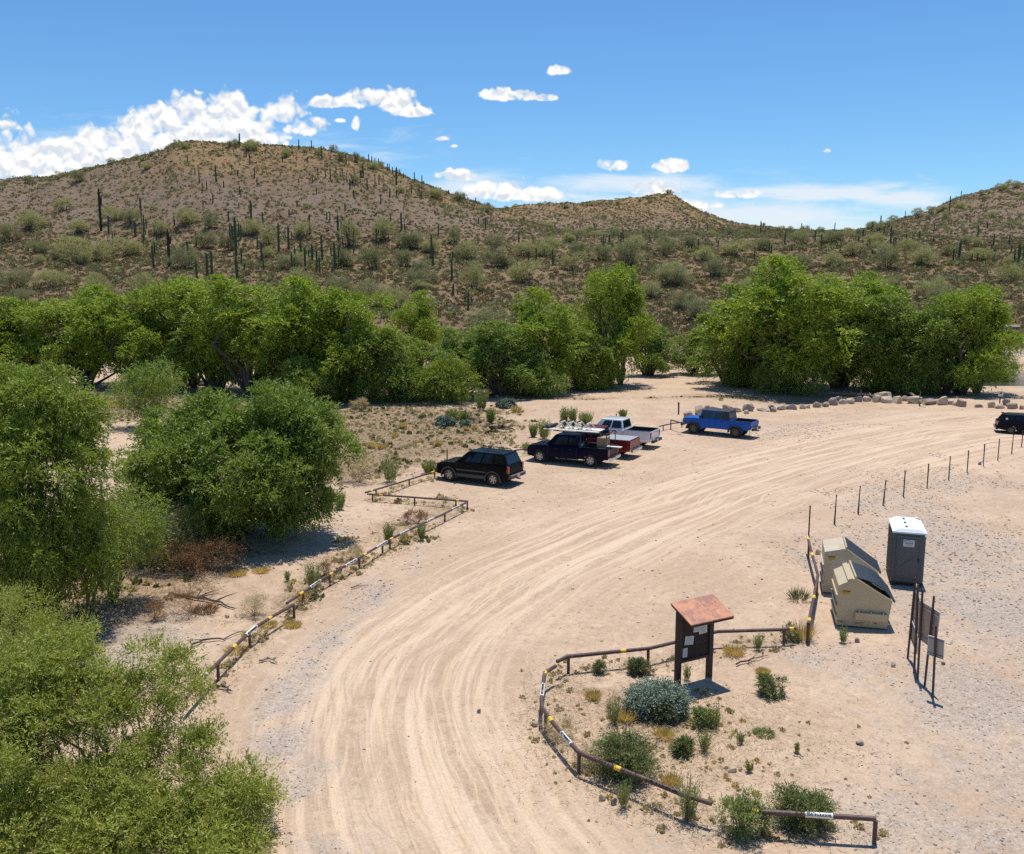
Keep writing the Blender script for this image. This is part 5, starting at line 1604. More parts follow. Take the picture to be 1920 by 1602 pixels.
for x_, z_, w_, h_, tilt, lb in pap:
    pp = empty('notice', t.location, ang, lb, 'paper', 'papers pinned to the notice board')
    m_ = MB(); m_.box((x_, -.036, z_), (w_, .004, h_), ry=R(tilt)); m_.build('sheet', 'paper', pp)
    m_ = MB()
    for r_ in range(int(h_ / .035) - 1):
        m_.box((x_ + .0, -.0395, z_ + h_ / 2 - .035 * (r_ + 1)), (w_ * (.8 if r_ % 4 else .5), .002, .009))
    m_.build('print_lines', 'print_grey', pp)
    m_ = MB(); m_.tube([(x_, -.04, z_ + h_ / 2 - .02), (x_, -.05, z_ + h_ / 2 - .02)], .008, 6); m_.build('pin', 'metal_galv', pp)

# ------------------------------------------------------------------ signs seen from behind
def post_to(mb, bpx, tpx, r_=.03):
    """post standing under a base pixel whose top is seen at a given row"""
    b_ = gat(*bpx)
    zt = CAM_H + slope(bpx[0], tpx)[1] * b_.y
    return b_, zt
def sign(name, posts, panels, label):
    """posts: (base px, base row, top px, top row), the real posts lean a little; panels: (z0, z1, over0, over1, material)"""
    B_ = [gat(a, b_) for a, b_, _, _ in posts]
    T_ = []
    for (a, b0, c_, d_), q_ in zip(posts, B_):
        tt, e = slope(c_, d_)
        T_.append(Vector((tt * q_.y, q_.y, CAM_H + e * q_.y)))
    o_ = B_[0]
    t = empty(name, o_, 0, label, 'sign', 'signs seen from behind beside the dumpsters')
    rel = [(b_ - o_, q_ - o_) for b_, q_ in zip(B_, T_)]
    for b_, q_ in rel:
        m_ = MB(); m_.tube([b_ - (q_ - b_) * .1, q_], .036, 4); m_.build('post', 'post_rust', t)
    def onp(i_, z): b_, q_ = rel[i_]; return b_.lerp(q_, z / q_.z)
    for (z0, z1, o0, o1, mat) in panels:
        c = []
        for z in (z0, z1):
            if len(rel) > 1: a_, b_ = onp(0, z), onp(1, z)
            else: a_ = onp(0, z); b_ = a_ + Vector((.10, -.12, 0)); a_ = a_ - Vector((.10, -.12, 0))
            d_ = (b_ - a_); d_.z = 0; d_.normalize()
            n_ = Vector((-d_.y, d_.x, 0)) * (1 if d_.y < 0 else -1)
            a_ = a_ - d_ * o0 + n_ * .05; b_ = b_ + d_ * o1 + n_ * .05
            c.append((a_, b_, n_))
        m_ = MB()
        (a0, b0, n_), (a1, b1, _) = c
        m_.hexa([a0, b0, b0 + n_ * .014, a0 + n_ * .014, a1, b1, b1 + n_ * .014, a1 + n_ * .014]); pn = m_.build('panel', mat, t)
        m_ = MB(); m_.tube([a0 - n_ * .004, b0 - n_ * .004, b1 - n_ * .004, a1 - n_ * .004, a0 - n_ * .004], .012, 4); m_.build('panel_edge', 'sign_edge', pn)
        m_ = MB()
        for f in (.12, .88):
            m_.tube([a0.lerp(a1, f) - n_ * .02 - (b0 - a0) * .0, b0.lerp(b1, f) - n_ * .02], .011, 4)
        m_.build('bracket', 'metal_galv', t)
    return t
sign('road_sign', [(1701.8, 1235, 1716.8, 1083), (1714, 1262, 1721.5, 1096)], [(1.25, 2.38, .10, .20, 'sign_back'), (.62, 1.12, .05, .05, 'sign_back')], 'rear sign with two stacked brown panels nearest the portable toilet')
sign('road_sign', [(1720.5, 1273, 1730, 1105), (1733.6, 1288, 1751.4, 1118)], [(1.20, 2.34, .20, .28, 'sign_back')], 'large brown sign panel on two rusty posts in the middle of the sign row')
sign('road_sign', [(1748.6, 1310, 1755.5, 1173)], [(1.22, 1.78, .06, .06, 'sign_back_grey')], 'small grey backed sign on a single post at the front of the sign row')
# small sign between boulders
b_ = gat(1874, 760)
t = empty('small_sign', b_, 0, 'small white sign on a red post between the boulders at far right', 'sign')
m_ = MB(); m_.box((0, 0, .35), (.09, .06, 1.1)); m_.build('post', 'post_rust', t)
put_box(t, 'panel', 'sign_white', (.0, -.045, 1.10), (.48, .02, .50), .004)
put_box(t, 'symbol', 'lamp_red', (0, -.057, 1.16), (.22, .004, .2), 0)

# ------------------------------------------------------------------ steel stake fence posts
tp = [(1518.8, 948.8, 1515.8, 1003), (1568.5, 928.8, 1563.5, 983), (1613, 911.8, 1608, 964), (1661.5, 901, 1654.5, 948), (1697, 884, 1693.5, 932), (1741, 870, 1738, 915), (1782, 856, 1778, 900),
      (1816, 845, 1813, 886.6), (1846, 833, 1843.5, 874.4), (1874, 823.6, 1870.5, 863.8), (1900.6, 815.5, 1896, 851), (1918, 808, 1915, 838.6)]
names = ['nearest stake, beside the bent pipe rail', 'second stake of the line', 'third stake of the line', 'fourth stake, leaning right', 'fifth stake of the line', 'sixth stake of the line', 'seventh stake of the line',
         'eighth stake of the line', 'ninth stake beside a dark stone', 'tenth stake of the line', 'eleventh stake in front of the van', 'last stake at the right edge in front of the van']
def stake(xt, yt, xb, yb_, label, group, mat='post_rust', r_=.024):
    b_ = gat(xb, yb_)
    tt, e = slope(xt, yt)
    top = Vector((tt * b_.y, b_.y, CAM_H + e * b_.y))
    m_ = MB(); v_ = top - b_
    rng_ = Vector((0, 0, 0))
    m_.tube([Vector((0, 0, -.2)), v_], r_, 6)
    m_.box(tuple(v_ * .5 + Vector((r_, 0, 0))), (r_ * 1.6, .008, v_.length))
    t = empty('fence_stake', b_, 0, label, 'fence post', group)
    m_.build('stake', mat, t)
    m_ = MB(); m_.box(tuple(v_ * .985), (r_ * 2.6, r_ * 2.6, .05)); m_.build('cap', mat, t)
for (a_, nm) in zip(tp, names):
    stake(*a_, nm + ', counted from the pipe rail' if 'of the line' in nm else nm, 'steel stakes in a line across the lot')
stake(1272, 755, 1272, 778, 'dark post standing alone left of the boulders behind the blue pickup', 'lone posts', r_=.05)
stake(838, 844, 838, 868, 'thin post standing beyond the front of the black suv', 'lone posts', r_=.03)
stake(1155.3, 776, 1155.3, 797, 'thin red post beyond the white pickup', 'lone posts', 'lamp_red', r_=.03)

# ------------------------------------------------------------------ pipe barriers
def lerp_poly(P, s_):
    """point and direction at arc length s"""
    d = 0
    for i in range(len(P) - 1):
        L_ = (P[i + 1] - P[i]).length
        if s_ <= d + L_ or i == len(P) - 2:
            return P[i] + (P[i + 1] - P[i]) * ((s_ - d) / L_), (P[i + 1] - P[i]).normalized()
        d += L_
def barrier(rail_px, hr, posts_px, bands, label, r_=.055, bend=False):
    """rail_px: photo pixels of the rail centre line; hr: rail height; posts: (px,row) of post feet; bands: (px0,row0,px1,row1,colour,text)"""
    P = [at(x_, y_, hr) for x_, y_ in rail_px]
    for p_ in P: p_.z = hr + gz(p_.x, p_.y)
    o_ = Vector((P[0].x, P[0].y, gz(P[0].x, P[0].y)))
    Q = [p_ - o_ for p_ in P]
    t = empty('pipe_barrier', o_, 0, label, 'barrier', 'brown pipe barriers around the dirt road')
    m_ = MB(); m_.tube(Q, r_, 12, caps=True); rail = m_.build('rail', 'rail_steel', t, smooth=True)
    for px, py in posts_px:
        b_ = gat(px, py)
        # nearest rail point
        best = min(((P[i].lerp(P[i + 1], s_), i) for i in range(len(P) - 1) for s_ in np.linspace(0, 1, 60)), key=lambda q_: (q_[0].xy - b_.xy).length)[0]
        c0 = best - o_
        m_ = MB(); m_.tube([(c0.x, c0.y, -.3), (c0.x, c0.y, c0.z - r_ * .7)], r_ * .85, 10); m_.build('post', 'rail_steel', t, smooth=True)
    for (xa, ya, xb, yb_, colr, txt) in bands:
        a_, b_ = at(xa, ya, hr), at(xb, yb_, hr)
        def near(q_):
            best = None
            for i in range(len(P) - 1):
                A_, B_ = P[i].xy, P[i + 1].xy; ab = B_ - A_
                s_ = max(0, min(1, (q_.xy - A_).dot(ab) / ab.length_squared)); c_ = A_ + ab * s_
                dd_ = (c_ - q_.xy).length
                if best is None or dd_ < best[0]: best = (dd_, i, s_)
            return best[1], P[best[1]].lerp(P[best[1] + 1], best[2])
        ia, A_ = near(a_); ib, B_ = near(b_)
        pts = [A_ - o_] + [Q[i] for i in range(ia + 1, ib + 1)] + [B_ - o_] if ib >= ia else [A_ - o_, B_ - o_]
        m_ = MB(); m_.tube(pts, r_ + .004, 12); bd_ = m_.build('white_band' if colr == 'band_white' else 'yellow_band', colr, t, smooth=True)
        if txt:
            L_ = (B_ - A_).length; dr_ = (B_ - A_).normalized()
            if dr_.x < 0: dr_ = -dr_
            # lettering lies on the upper camera side of the pipe
            view = (Vector((0, 0, CAM_H)) - A_).normalized()
            nz_ = (view - dr_ * view.dot(dr_)).normalized(); up_ = nz_.cross(dr_).normalized()
            c0 = (A_ + B_) / 2 - o_ + nz_ * (r_ + .0015)
            M_ = Matrix(((dr_.x, up_.x, nz_.x, c0.x), (dr_.y, up_.y, nz_.y, c0.y), (dr_.z, up_.z, nz_.z, c0.z), (0, 0, 0, 1)))
            tm = text_mesh(txt, .085, 'lettering', 'ink', bd_, M_, extrude=.012, sx=1.0)
            w0 = max(v.co.x for v in tm.data.vertices) if False else None
            # stretch to the band
            co = np.array([v.co[:] for v in tm.data.vertices]); u_ = (co - np.array(c0)) @ np.array(dr_); wd_ = u_.max() - u_.min()
            if wd_ > 0:
                k_ = L_ * .86 / wd_
                co = co + np.outer(u_ * (k_ - 1), np.array(dr_))
                tm.data.vertices.foreach_set('co', co.astype(np.float32).ravel())
    return t
def Z4(x, y): return (320 + x / 2.967, 860 + y / 2.967)
def Z3(x, y): return (960 + x / 2.595, 1180 + y / 2.595)
def Z2(x, y): return (1160 + x / 2.355, 880 + y / 2.355)
def bw(f, a, b_, txt=None): return (*f(*a), *f(*b_), 'band_white', txt)
def by(f, a, b_): return (*f(*a), *f(*b_), 'band_yellow', None)
NP = 'NO PARKING'
barrier([Z4(85, 1340), Z4(258, 1145), Z4(450, 960), Z4(560, 880), Z4(684, 800)], .54, [Z4(258, 1235), Z4(450, 1055), Z4(628, 885)],
        [bw(Z4, (125, 1285), (195, 1207), NP), by(Z4, (340, 1060), (357, 1045)), bw(Z4, (418, 990), (478, 940), NP), by(Z4, (540, 893), (556, 881))],
        'nearest length of brown pipe barrier left of the dirt road, starting under the corner bush')
barrier([Z4(645, 787), Z4(850, 655), Z4(1010, 570), Z4(1245, 437), Z4(1380, 375), Z4(1510, 312), Z4(1650, 241)], .44,
        [Z4(705, 810), Z4(852, 705), Z4(1005, 605), Z4(1160, 530), Z4(1247, 508), Z4(1380, 425), Z4(1512, 352), Z4(1638, 283)],
        [by(Z4, (722, 742), (740, 730)), bw(Z4, (783, 704), (838, 668), NP), by(Z4, (890, 638), (906, 630)), bw(Z4, (978, 592), (1035, 558), NP), by(Z4, (1078, 535), (1092, 527)), bw(Z4, (1152, 494), (1208, 462), NP),
         by(Z4, (1224, 452), (1238, 444)), bw(Z4, (1280, 424), (1322, 402), NP), bw(Z4, (1424, 354), (1462, 335), NP), bw(Z4, (1568, 284), (1606, 264), NP)],
        'long brown pipe barrier with white bands running up the left side of the dirt road', r_=.05)
barrier([Z4(1095, 198), Z4(1655, 237)], .40, [Z4(1135, 235), Z4(1380, 246), Z4(1612, 256)], [by(Z4, (1160, 203), (1180, 204)), by(Z4, (1590, 232), (1606, 233))],
        'straight pipe barrier crossing between the two angled ones left of the black suv', r_=.05)
barrier([Z4(1083, 190), Z4(1280, 130), Z4(1500, 64)], .42, [Z4(1105, 212), Z4(1280, 150), Z4(1438, 105)], [by(Z4, (1112, 182), (1126, 178)), by(Z4, (1452, 80), (1470, 74))],
        'far pipe barrier that ends at the front bumper of the black suv', r_=.05)
barrier([(965, 845), (1000, 840.5)], .45, [(972, 858), (994, 853)], [], 'short piece of pipe barrier between the black suv and the navy pickup', r_=.05)
barrier([(1236, 799.5), (1262, 794.5), (1280, 792)], .42, [(1245, 808), (1279, 802)], [], 'short pipe barrier between the white and the blue pickups', r_=.05)
barrier([(1258, 788.5), (1285, 795.5)], .75, [(1262, 800)], [], 'tilted loose pipe rail left of the blue pickup', r_=.05)
barrier([Z3(220, 158), Z3(268, 133), Z3(670, 90), Z3(785, 63), (1345, 1183), (1463.6, 1180.6), (1492, 1178.5)], .52, [Z3(268, 208), Z3(675, 186), (1464.5, 1205)], [by(Z3, (526, 104), (552, 101)), by(Z2, (752, 704), (770, 703))],
        'pipe barrier running behind the notice board', bend=True)
barrier([Z3(212, 180), Z3(160, 213), Z3(150, 280), Z3(143, 345), Z3(146, 380), Z3(205, 462), Z3(290, 560), Z3(325, 598), Z3(360, 615), Z3(645, 728), Z3(830, 803), Z3(972, 846)], .55, [Z3(140, 505), Z3(325, 705), Z3(832, 950)],
        [by(Z3, (158, 222), (155, 208)), bw(Z3, (144, 330), (154, 272), NP), by(Z3, (182, 432), (196, 450)), bw(Z3, (240, 505), (288, 560), NP), by(Z3, (500, 672), (530, 684)), bw(Z3, (645, 728), (818, 798), NP)],
        'curved pipe barrier bending round the weedy island at the inside of the road bend')
barrier([Z3(1085, 870), Z3(1215, 886), Z3(1770, 922)], .55, [Z3(1215, 1000), Z3(1740, 995)], [by(Z3, (1163, 880), (1200, 884)), bw(Z3, (1425, 899), (1560, 908), NP)],
        'straight pipe barrier closest to the camera at the bottom right')
barrier([Z2(835, 300), Z2(856, 378), Z2(880, 470)], .68, [Z2(837, 392), Z2(876, 542)], [by(Z2, (835, 300), (838, 311)), by(Z2, (854, 370), (857, 382))],
        'short pipe barrier beside the rear dumpster')
barrier([Z2(880, 466), Z2(862, 565), Z2(838, 684)], .68, [Z2(876, 560), Z2(847, 778)], [by(Z2, (862, 562), (860, 574)), by(Z2, (842, 662), (840, 674))],
        'short pipe barrier beside the front dumpster')

# ------------------------------------------------------------------ boulders
def rock_mesh(seed, w_, d_, h_, mat, name='boulder'):
    r = random.Random(seed)
    bm = bmesh.new()
    for _ in range(22):
        v = Vector((r.gauss(0, 1), r.gauss(0, 1), r.gauss(0, 1))).normalized()
        k_ = r.uniform(.82, 1.05)
        # squared-off lumps, flat underneath
        v = Vector([math.copysign(abs(c) ** .8, c) for c in v]) * k_
        bm.verts.new((v.x * w_ / 2, v.y * d_ / 2, max(v.z, -.55) * h_ * .62 + h_ * .30))
    res = bmesh.ops.convex_hull(bm, input=bm.verts)
    bmesh.ops.delete(bm, geom=[g for g in res['geom_interior'] if isinstance(g, bmesh.types.BMVert)], context='VERTS')
    bmesh.ops.bevel(bm, geom=bm.edges[:], offset=.06 * h_, segments=2, profile=.5, affect='EDGES', clamp_overlap=True)
    me = bpy.data.meshes.new(name); bm.to_mesh(me); bm.free()
    me.materials.append(MATS[mat])
    return me
Z5 = lambda x, y: (1240 + x / 2.8235, 460 + y / 2.8235)
RK = [(150, 912, 62, 30, 'g'), (205, 900, 55, 48, 't'), (246, 884, 52, 36, 'r'), (400, 886, 60, 24, 't'), (465, 882, 62, 42, 'g'), (452, 894, 30, 20, 'w'), (543, 881, 72, 24, 't'), (590, 880, 48, 36, 'r'),
      (596, 884, 34, 26, 'g'), (638, 874, 48, 28, 't'), (690, 872, 66, 28, 'g'), (750, 868, 36, 26, 't'), (778, 864, 34, 22, 't'), (826, 860, 52, 28, 'r'), (878, 857, 44, 26, 'g'), (915, 851, 50, 40, 'g'),
      (965, 843, 46, 26, 't'), (1005, 841, 50, 30, 't'), (1045, 834, 46, 32, 'g'), (1095, 834, 58, 34, 't'), (1146, 837, 52, 42, 't'), (1200, 838, 62, 42, 't'), (1255, 839, 62, 36, 't'), (1298, 826, 44, 26, 'r'),
      (1345, 840, 92, 40, 't'), (1430, 846, 72, 30, 'r'), (1495, 847, 60, 44, 't'), (1535, 844, 30, 24, 'w'), (1556, 850, 26, 20, 't'), (1595, 857, 56, 40, 'r'), (1690, 860, 52, 20, 'r'),
      (1752, 861, 44, 32, 't'), (1800, 867, 56, 24, 'w'), (1835, 848, 46, 34, 'g'), (1862, 868, 72, 34, 'r'), (1912, 870, 30, 22, 'r'), (1175, 815, 120, 34, 't'), (945, 822, 40, 22, 'w'), (300, 880, 70, 30, 't'), (352, 874, 60, 30, 'r')]
MT = {'t': 'rock_tan', 'r': 'rock_red', 'g': 'rock_grey', 'w': 'rock_tan'}
WD = {'t': 'tan', 'r': 'reddish', 'g': 'grey', 'w': 'pale'}
ORD = ['first', 'second', 'third', 'fourth', 'fifth', 'sixth', 'seventh', 'eighth', 'ninth', 'tenth', 'eleventh', 'twelfth', 'thirteenth', 'fourteenth', 'fifteenth', 'sixteenth', 'seventeenth', 'eighteenth', 'nineteenth', 'twentieth',
       'twenty first', 'twenty second', 'twenty third']
cnt = {}
for i, (x_, y_, w_, h_, c_) in enumerate(sorted(RK)):
    px, py = Z5(x_, y_)
    b_ = gat(px, py)
    s_ = b_.y / FPX / 2.8235
    W_, H_ = w_ * s_ * 1.06, h_ * s_ * 1.1
    D_ = min(max(W_ * .7, .5), 1.4)
    o = link('boulder', rock_mesh(500 + i, W_ * 1.05, D_, H_ * 1.22, MT[c_]))
    o.location = (b_.x, b_.y + D_ * .4, b_.z - .05)
    o.rotation_euler = (0, 0, R(random.Random(i).uniform(-25, 25)))
    cnt[c_] = cnt.get(c_, 0) + 1
    shp = 'wide flat' if w_ > h_ * 2.2 else ('blocky' if h_ > w_ * .72 else 'rounded')
    tag(o, '%s %s boulder, the %s %s one from the left end of the boulder row' % (shp, WD[c_], ORD[cnt[c_] - 1], WD[c_]), 'boulder', 'boulders lining the far edge of the lot')

# loose stones one can point at
for i, (px, py, w_, h_, mat, lb) in enumerate([
    (898, 1337, 9, 8, 'rock_grey', 'small dark stone alone in the middle of the dirt road'), (1372, 1446, 22, 8, 'rock_tan', 'flat pale stone lying beside a grass tuft in the weedy island'),
    (1612, 1396, 17, 7, 'rock_grey', 'flat grey stone on the sand right of the weedy island'), (1837, 872, 7, 5, 'rock_grey', 'dark stone at the foot of the stake line'),
    (1129, 1500, 16, 12, 'rock_tan', 'pale stone at the road edge below the curved barrier'), (1150, 1508, 16, 13, 'rock_grey', 'grey stone beside the pale one below the curved barrier'), (1003, 1362, 13, 9, 'rock_tan', 'pale stone at the foot of the curved barrier post'),
    (1008, 1389, 10, 8, 'rock_tan', 'small pale stone just below the curved barrier post'), (1769, 1246, 10, 5, 'rock_grey', 'dark stone right of the sign posts'), (1534, 1040, 14, 8, 'rock_tan', 'flat stone beside the barrier near the rear dumpster'),
    (1607, 1204, 12, 7, 'rock_grey', 'stone in front of the front dumpster'), (1674, 1250, 12, 8, 'rock_tan', 'pale stone between the front dumpster and the sign posts'), (1388, 1446, 8, 5, 'rock_tan', 'little stone beside the flat pale stone'), (1422, 1602, 16, 9, 'rock_tan', 'pale stone at the bottom edge below the straight barrier')]):
    b_ = gat(px, py); s_ = b_.y / FPX
    o = link('stone', rock_mesh(700 + i, w_ * s_, w_ * s_ * .8, h_ * s_ * 1.5, mat, 'stone')); o.location = b_
    tag(o, lb, 'stone')

# ------------------------------------------------------------------ small plants
def plant(name, px, py, wpx, hpx, kind, label, group=None, cat='shrub', mat=None, dens_=1.0):
    b_ = gat(px, py); s_ = b_.y / FPX
    w_, h_ = wpx * s_, hpx * s_ * 1.02
    seed = int(px * 7 + py * 13)
    r = np.random.default_rng(seed)
    t = empty(name, b_, 0, label, cat, group)
    f = max(1.0, b_.y / 26.0)
    sm = MB()
    if kind == 'broom':
        n = int(min(70, 14 + 9000 * w_ * h_ / 100) * dens_)
        a = r.uniform(0, 6.28, n); q_ = r.uniform(0, 1, n) ** .6
        P = np.stack([np.cos(a) * q_ * w_ * .18, np.sin(a) * q_ * w_ * .18, np.zeros(n)], -1)
        D = unit(np.stack([np.cos(a) * q_ * w_ * .42, np.sin(a) * q_ * w_ * .42, np.full(n, h_)], -1))
        L = h_ * r.uniform(.55, 1.05, n)
        for i in range(0, n, 3):
            sm.tube([P[i], P[i] + D[i] * L[i] * .9], .004 * f, 3, caps=False)
        Q = []
        k_ = 26
        for s in np.linspace(.12, 1, k_):
            pp = P + D * (L * s)[:, None] + r.normal(0, .018 * f, (n, 3))
            Q.append(pp)
        pts = np.concatenate(Q); dd = np.tile(D, (k_, 1))
        d = unit(dd + r.normal(0, .35, pts.shape)); nn = unit(np.cross(d, r.normal(0, 1, pts.shape)))
        le, wi = .055 * f, .008 * f
        quad = np.stack([pts, pts + d * le * .5 + nn * wi, pts + d * le, pts + d * le * .5 - nn * wi], 1).reshape(-1, 3)
        m0 = mat or 'leaf_broom'
    elif kind in ('leafy', 'mound', 'dry', 'sparse'):
        par = dict(leafy=(46, 19, 9, .10, .022, .25, .6, .3), mound=(120, 24, 9, .052, .030, .0, .1, .8), dry=(34, 20, 8, .075, .008, .0, .8, .3), sparse=(18, 14, 8, .075, .015, .1, .8, .2))[kind]
        nc, ntw, nl, le, wi, dr_, up, sh = par
        lobes = [(0, 0, h_ * .42, w_ * .42, w_ * .42, h_ * .42), (w_ * .22, -.05, h_ * .36, w_ * .26, w_ * .26, h_ * .34), (-w_ * .24, .03, h_ * .34, w_ * .25, w_ * .26, h_ * .33)]
        cr_ = .16 * min(w_, h_ * 1.4) + .03
        quad, cc = crown_leaves(r, lobes, int(nc * dens_), ntw, nl, cr_, cr_ * 1.0 + .03, le * f, wi * f, dr_, up, sh)
        quad[:, 2] = np.maximum(quad[:, 2], .01)
        for i in range(0, len(cc), 3 if kind != 'sparse' else 1):
            e_ = Vector(cc[i]); sm.tube([Vector((0, 0, -.03)) + Vector(r.normal(0, .04 * w_, 3) * np.array([1, 1, 0])), e_ * .55 + Vector((0, 0, .06 * h_)), e_], [.010 * f, .007 * f, .003 * f], 4, caps=False)
        m0 = mat or dict(leafy='leaf_bush', mound='leaf_silver', dry='dry_straw', sparse='leaf_bush')[kind]
    elif kind == 'tuft':
        n = int(260 * dens_)
        a = r.uniform(0, 6.28, n); q_ = r.uniform(0, 1, n) ** .5
        P = np.stack([np.cos(a) * q_ * w_ * .34, np.sin(a) * q_ * w_ * .34, np.zeros(n)], -1)
        D = unit(np.stack([np.cos(a) * q_ * w_ * .4, np.sin(a) * q_ * w_ * .4, np.full(n, h_ * .9)], -1) + r.normal(0, .25 * h_, (n, 3)))
        L = h_ * r.uniform(.5, 1.1, n)[:, None]; nn = unit(np.cross(D, r.normal(0, 1, (n, 3)))); wi = .010 * f
        quad = np.stack([P - nn * wi, P + D * L * .5 - nn * wi * .8, P + D * L, P + D * L * .5 + nn * wi * .8], 1).reshape(-1, 3)
        quad[:, 2] = np.maximum(quad[:, 2], .0)
        m0 = mat or 'dry_gold'
    if kind == 'tuft' or not sm.v:
        bpy.data.objects.remove(t)
        o = link(name, quad_mesh('blades', quad, 4, m0)); o.location = b_
        return tag(o, label, cat, group)
    sm.build('stems', 'deadwood' if kind != 'mound' else 'dead_dark', t)
    link('foliage', quad_mesh('foliage', quad, 4, m0), t)
    return t

plant('brittlebush', 1231, 1336, 104, 56, 'mound', 'silvery blue green dome shaped brittlebush in front of the notice board', dens_=1.3)
plant('brittlebush', 1240, 1352, 70, 36, 'leafy', 'yellow green fringe shrub at the front foot of the silvery brittlebush', mat='leaf_tamarisk', dens_=.5)
plant('desert_bush', 1172, 1450, 118, 88, 'leafy', 'large dark green leafy bush inside the curved barrier', dens_=1.3)
plant('desert_bush', 1495, 1543, 108, 74, 'leafy', 'leafy green bush behind the straight barrier at the bottom right')
plant('desert_bush', 1388, 1560, 84, 92, 'leafy', 'thin leafed bush at the gap between the curved and the straight barriers', mat='leaf_broom', dens_=.6)
plant('desert_bush', 1447, 1302, 50, 46, 'leafy', 'small dark bush alone on the sand right of the notice board', dens_=.45)
plant('desert_bush', 1282, 1415, 34, 30, 'leafy', 'very small dark leafy bush in the middle of the weedy island', dens_=.3)
plant('desert_bush', 1199, 1262, 40, 28, 'leafy', 'low bush against the barrier left of the notice board', mat='leaf_tamarisk', dens_=.3)
plant('desert_bush', 1122, 1262, 20, 26, 'sparse', 'thin dark sprig by the barrier left of the notice board')
plant('desert_bush', 1317, 1362, 34, 40, 'leafy', 'feathery green plant at the right foot of the silvery brittlebush', mat='leaf_broom', dens_=.35)
plant('desert_bush', 1045, 1385, 56, 44, 'dry', 'pale dry bush inside the corner of the curved barrier', mat='dry_straw', dens_=.6)
plant('desert_bush', 1108, 1440, 50, 50, 'dry', 'brownish dry bush touching the left side of the large dark green bush', mat='dry_straw', dens_=.5)
GB = 'green broom plants in the weedy island'
for px, py, w_, h_, lb in [(1149, 1358, 36, 58, 'green broom plant left of the silvery brittlebush'), (1340, 1366, 38, 52, 'green broom plant right of the brittlebush below the roof shadow'), (1319, 1410, 40, 48, 'green broom plant in the centre right of the island'),
                           (1291, 1540, 56, 104, 'tallest green broom plant behind the end of the curved barrier'), (1168, 1515, 34, 56, 'thin broom plant at the outside foot of the curved barrier'), (1388, 1395, 18, 24, 'small broom sprig left of the green ground mat'),
                           (1494, 1412, 12, 20, 'tiny broom sprig right of the green ground mat'), (1405, 1448, 18, 18, 'tiny tuft beside the flat pale stone'), (1420, 1220, 22, 34, 'broom plant under the barrier right of the notice board'),
                           (1287, 1276, 18, 30, 'broom sprig between the legs of the notice board'), (1581, 1206, 20, 34, 'broom sprig at the foot of the front dumpster'), (1270, 1345, 50, 34, 'low green growth right under the silvery brittlebush')]:
    plant('broom_plant', px, py, w_, h_, 'broom', lb, GB)
plant('ground_mat', 1432, 1377, 50, 12, 'tuft', 'flat bright green mat of weeds on the bare sand', None, 'ground plant', mat='leaf_broom', dens_=2.2)
plant('grass_tuft', 1496, 1126, 40, 28, 'tuft', 'yellow green grass tuft left of the barrier by the front dumpster', None, 'grass', mat='leaf_tamarisk', dens_=.8)
plant('dead_weeds', 1506, 1200, 40, 44, 'tuft', 'golden dry weeds between the two barrier ends by the dumpster', None, 'dry weeds', mat='dry_gold', dens_=1.0)
plant('dead_weeds', 1480, 1200, 34, 30, 'sparse', 'dark thin weeds at the right end of the barrier behind the notice board', None, 'dry weeds')
G3 = 'broom plants along the left barriers'
for px, py, w_, h_, lb in [(588, 1106, 40, 58, 'tall broom plant behind the long left barrier'), (729, 1018, 24, 38, 'broom plant behind the middle of the long left barrier'), (637, 956, 24, 34, 'broom plant on the sand right of the round willow'),
                           (620, 946, 18, 26, 'thin pale plant right under the edge of the round willow'), (732, 904, 42, 50, 'broom plant left of the black suv above the far barrier'), (806, 888, 36, 24, 'low green broom in front of the black suv'), (791, 1014, 16, 32, 'sprig growing under the long left barrier'),
                           (539, 1090, 12, 18, 'tiny sprig alone on the sand left of the long barrier'), (902, 770, 34, 42, 'bright green broad shrub at the edge of the river thicket'), (920, 794, 20, 28, 'slender green shrub right of the bright broad one'), (848, 790, 28, 22, 'small green shrub left of the driftwood pile'),
                           (870, 794, 20, 22, 'small yellow green shrub beside the driftwood pile'), (1020, 824, 34, 36, 'broom clump behind the cab of the navy pickup'), (1000, 820, 16, 24, 'thin broom stem left of the clump behind the navy pickup'), (1058, 802, 16, 36, 'left of two upright broom plants behind the parked pickups'),
                           (1074, 802, 16, 36, 'right of two upright broom plants behind the parked pickups'), (1097, 800, 30, 26, 'low broom clump left of the white pickup'), (1167, 783, 16, 12, 'tiny shrub beyond the white pickup'), (990, 850, 24, 18, 'grey green shrub at the rear corner of the black suv')]:
    plant('broom_plant', px, py, w_, h_, 'broom', lb, G3)
plant('brittlebush', 835, 798, 34, 14, 'mound', 'low blue grey bush in the debris field left of the parked cars', dens_=.3)
plant('brittlebush', 952, 764, 34, 12, 'mound', 'low blue grey bush near the thicket edge behind the debris field', dens_=.3)
plant('brittlebush', 873, 800, 18, 10, 'mound', 'tiny blue grey bush right of the low blue grey one', dens_=.2)
plant('bare_bush', 672, 905, 70, 62, 'dry', 'half bare brown bush at the right edge of the round willow', mat='dry_straw', dens_=.9)
plant('bare_bush', 358, 1150, 84, 62, 'dry', 'dead bush over a fallen branch left of the nearest barrier', mat='dry_rust', dens_=.8)
plant('bare_bush', 476, 1155, 52, 44, 'dry', 'straw coloured dead bush just left of the nearest barrier', mat='dry_straw', dens_=.7)
plant('bare_bush', 288, 1160, 50, 36, 'dry', 'low brown dead bush left of the one over the fallen branch', mat='dry_rust', dens_=.5)
plant('bare_bush', 782, 982, 56, 22, 'dry', 'flat brown dead bush inside the corner of the long barrier', mat='dry_rust', dens_=.5)
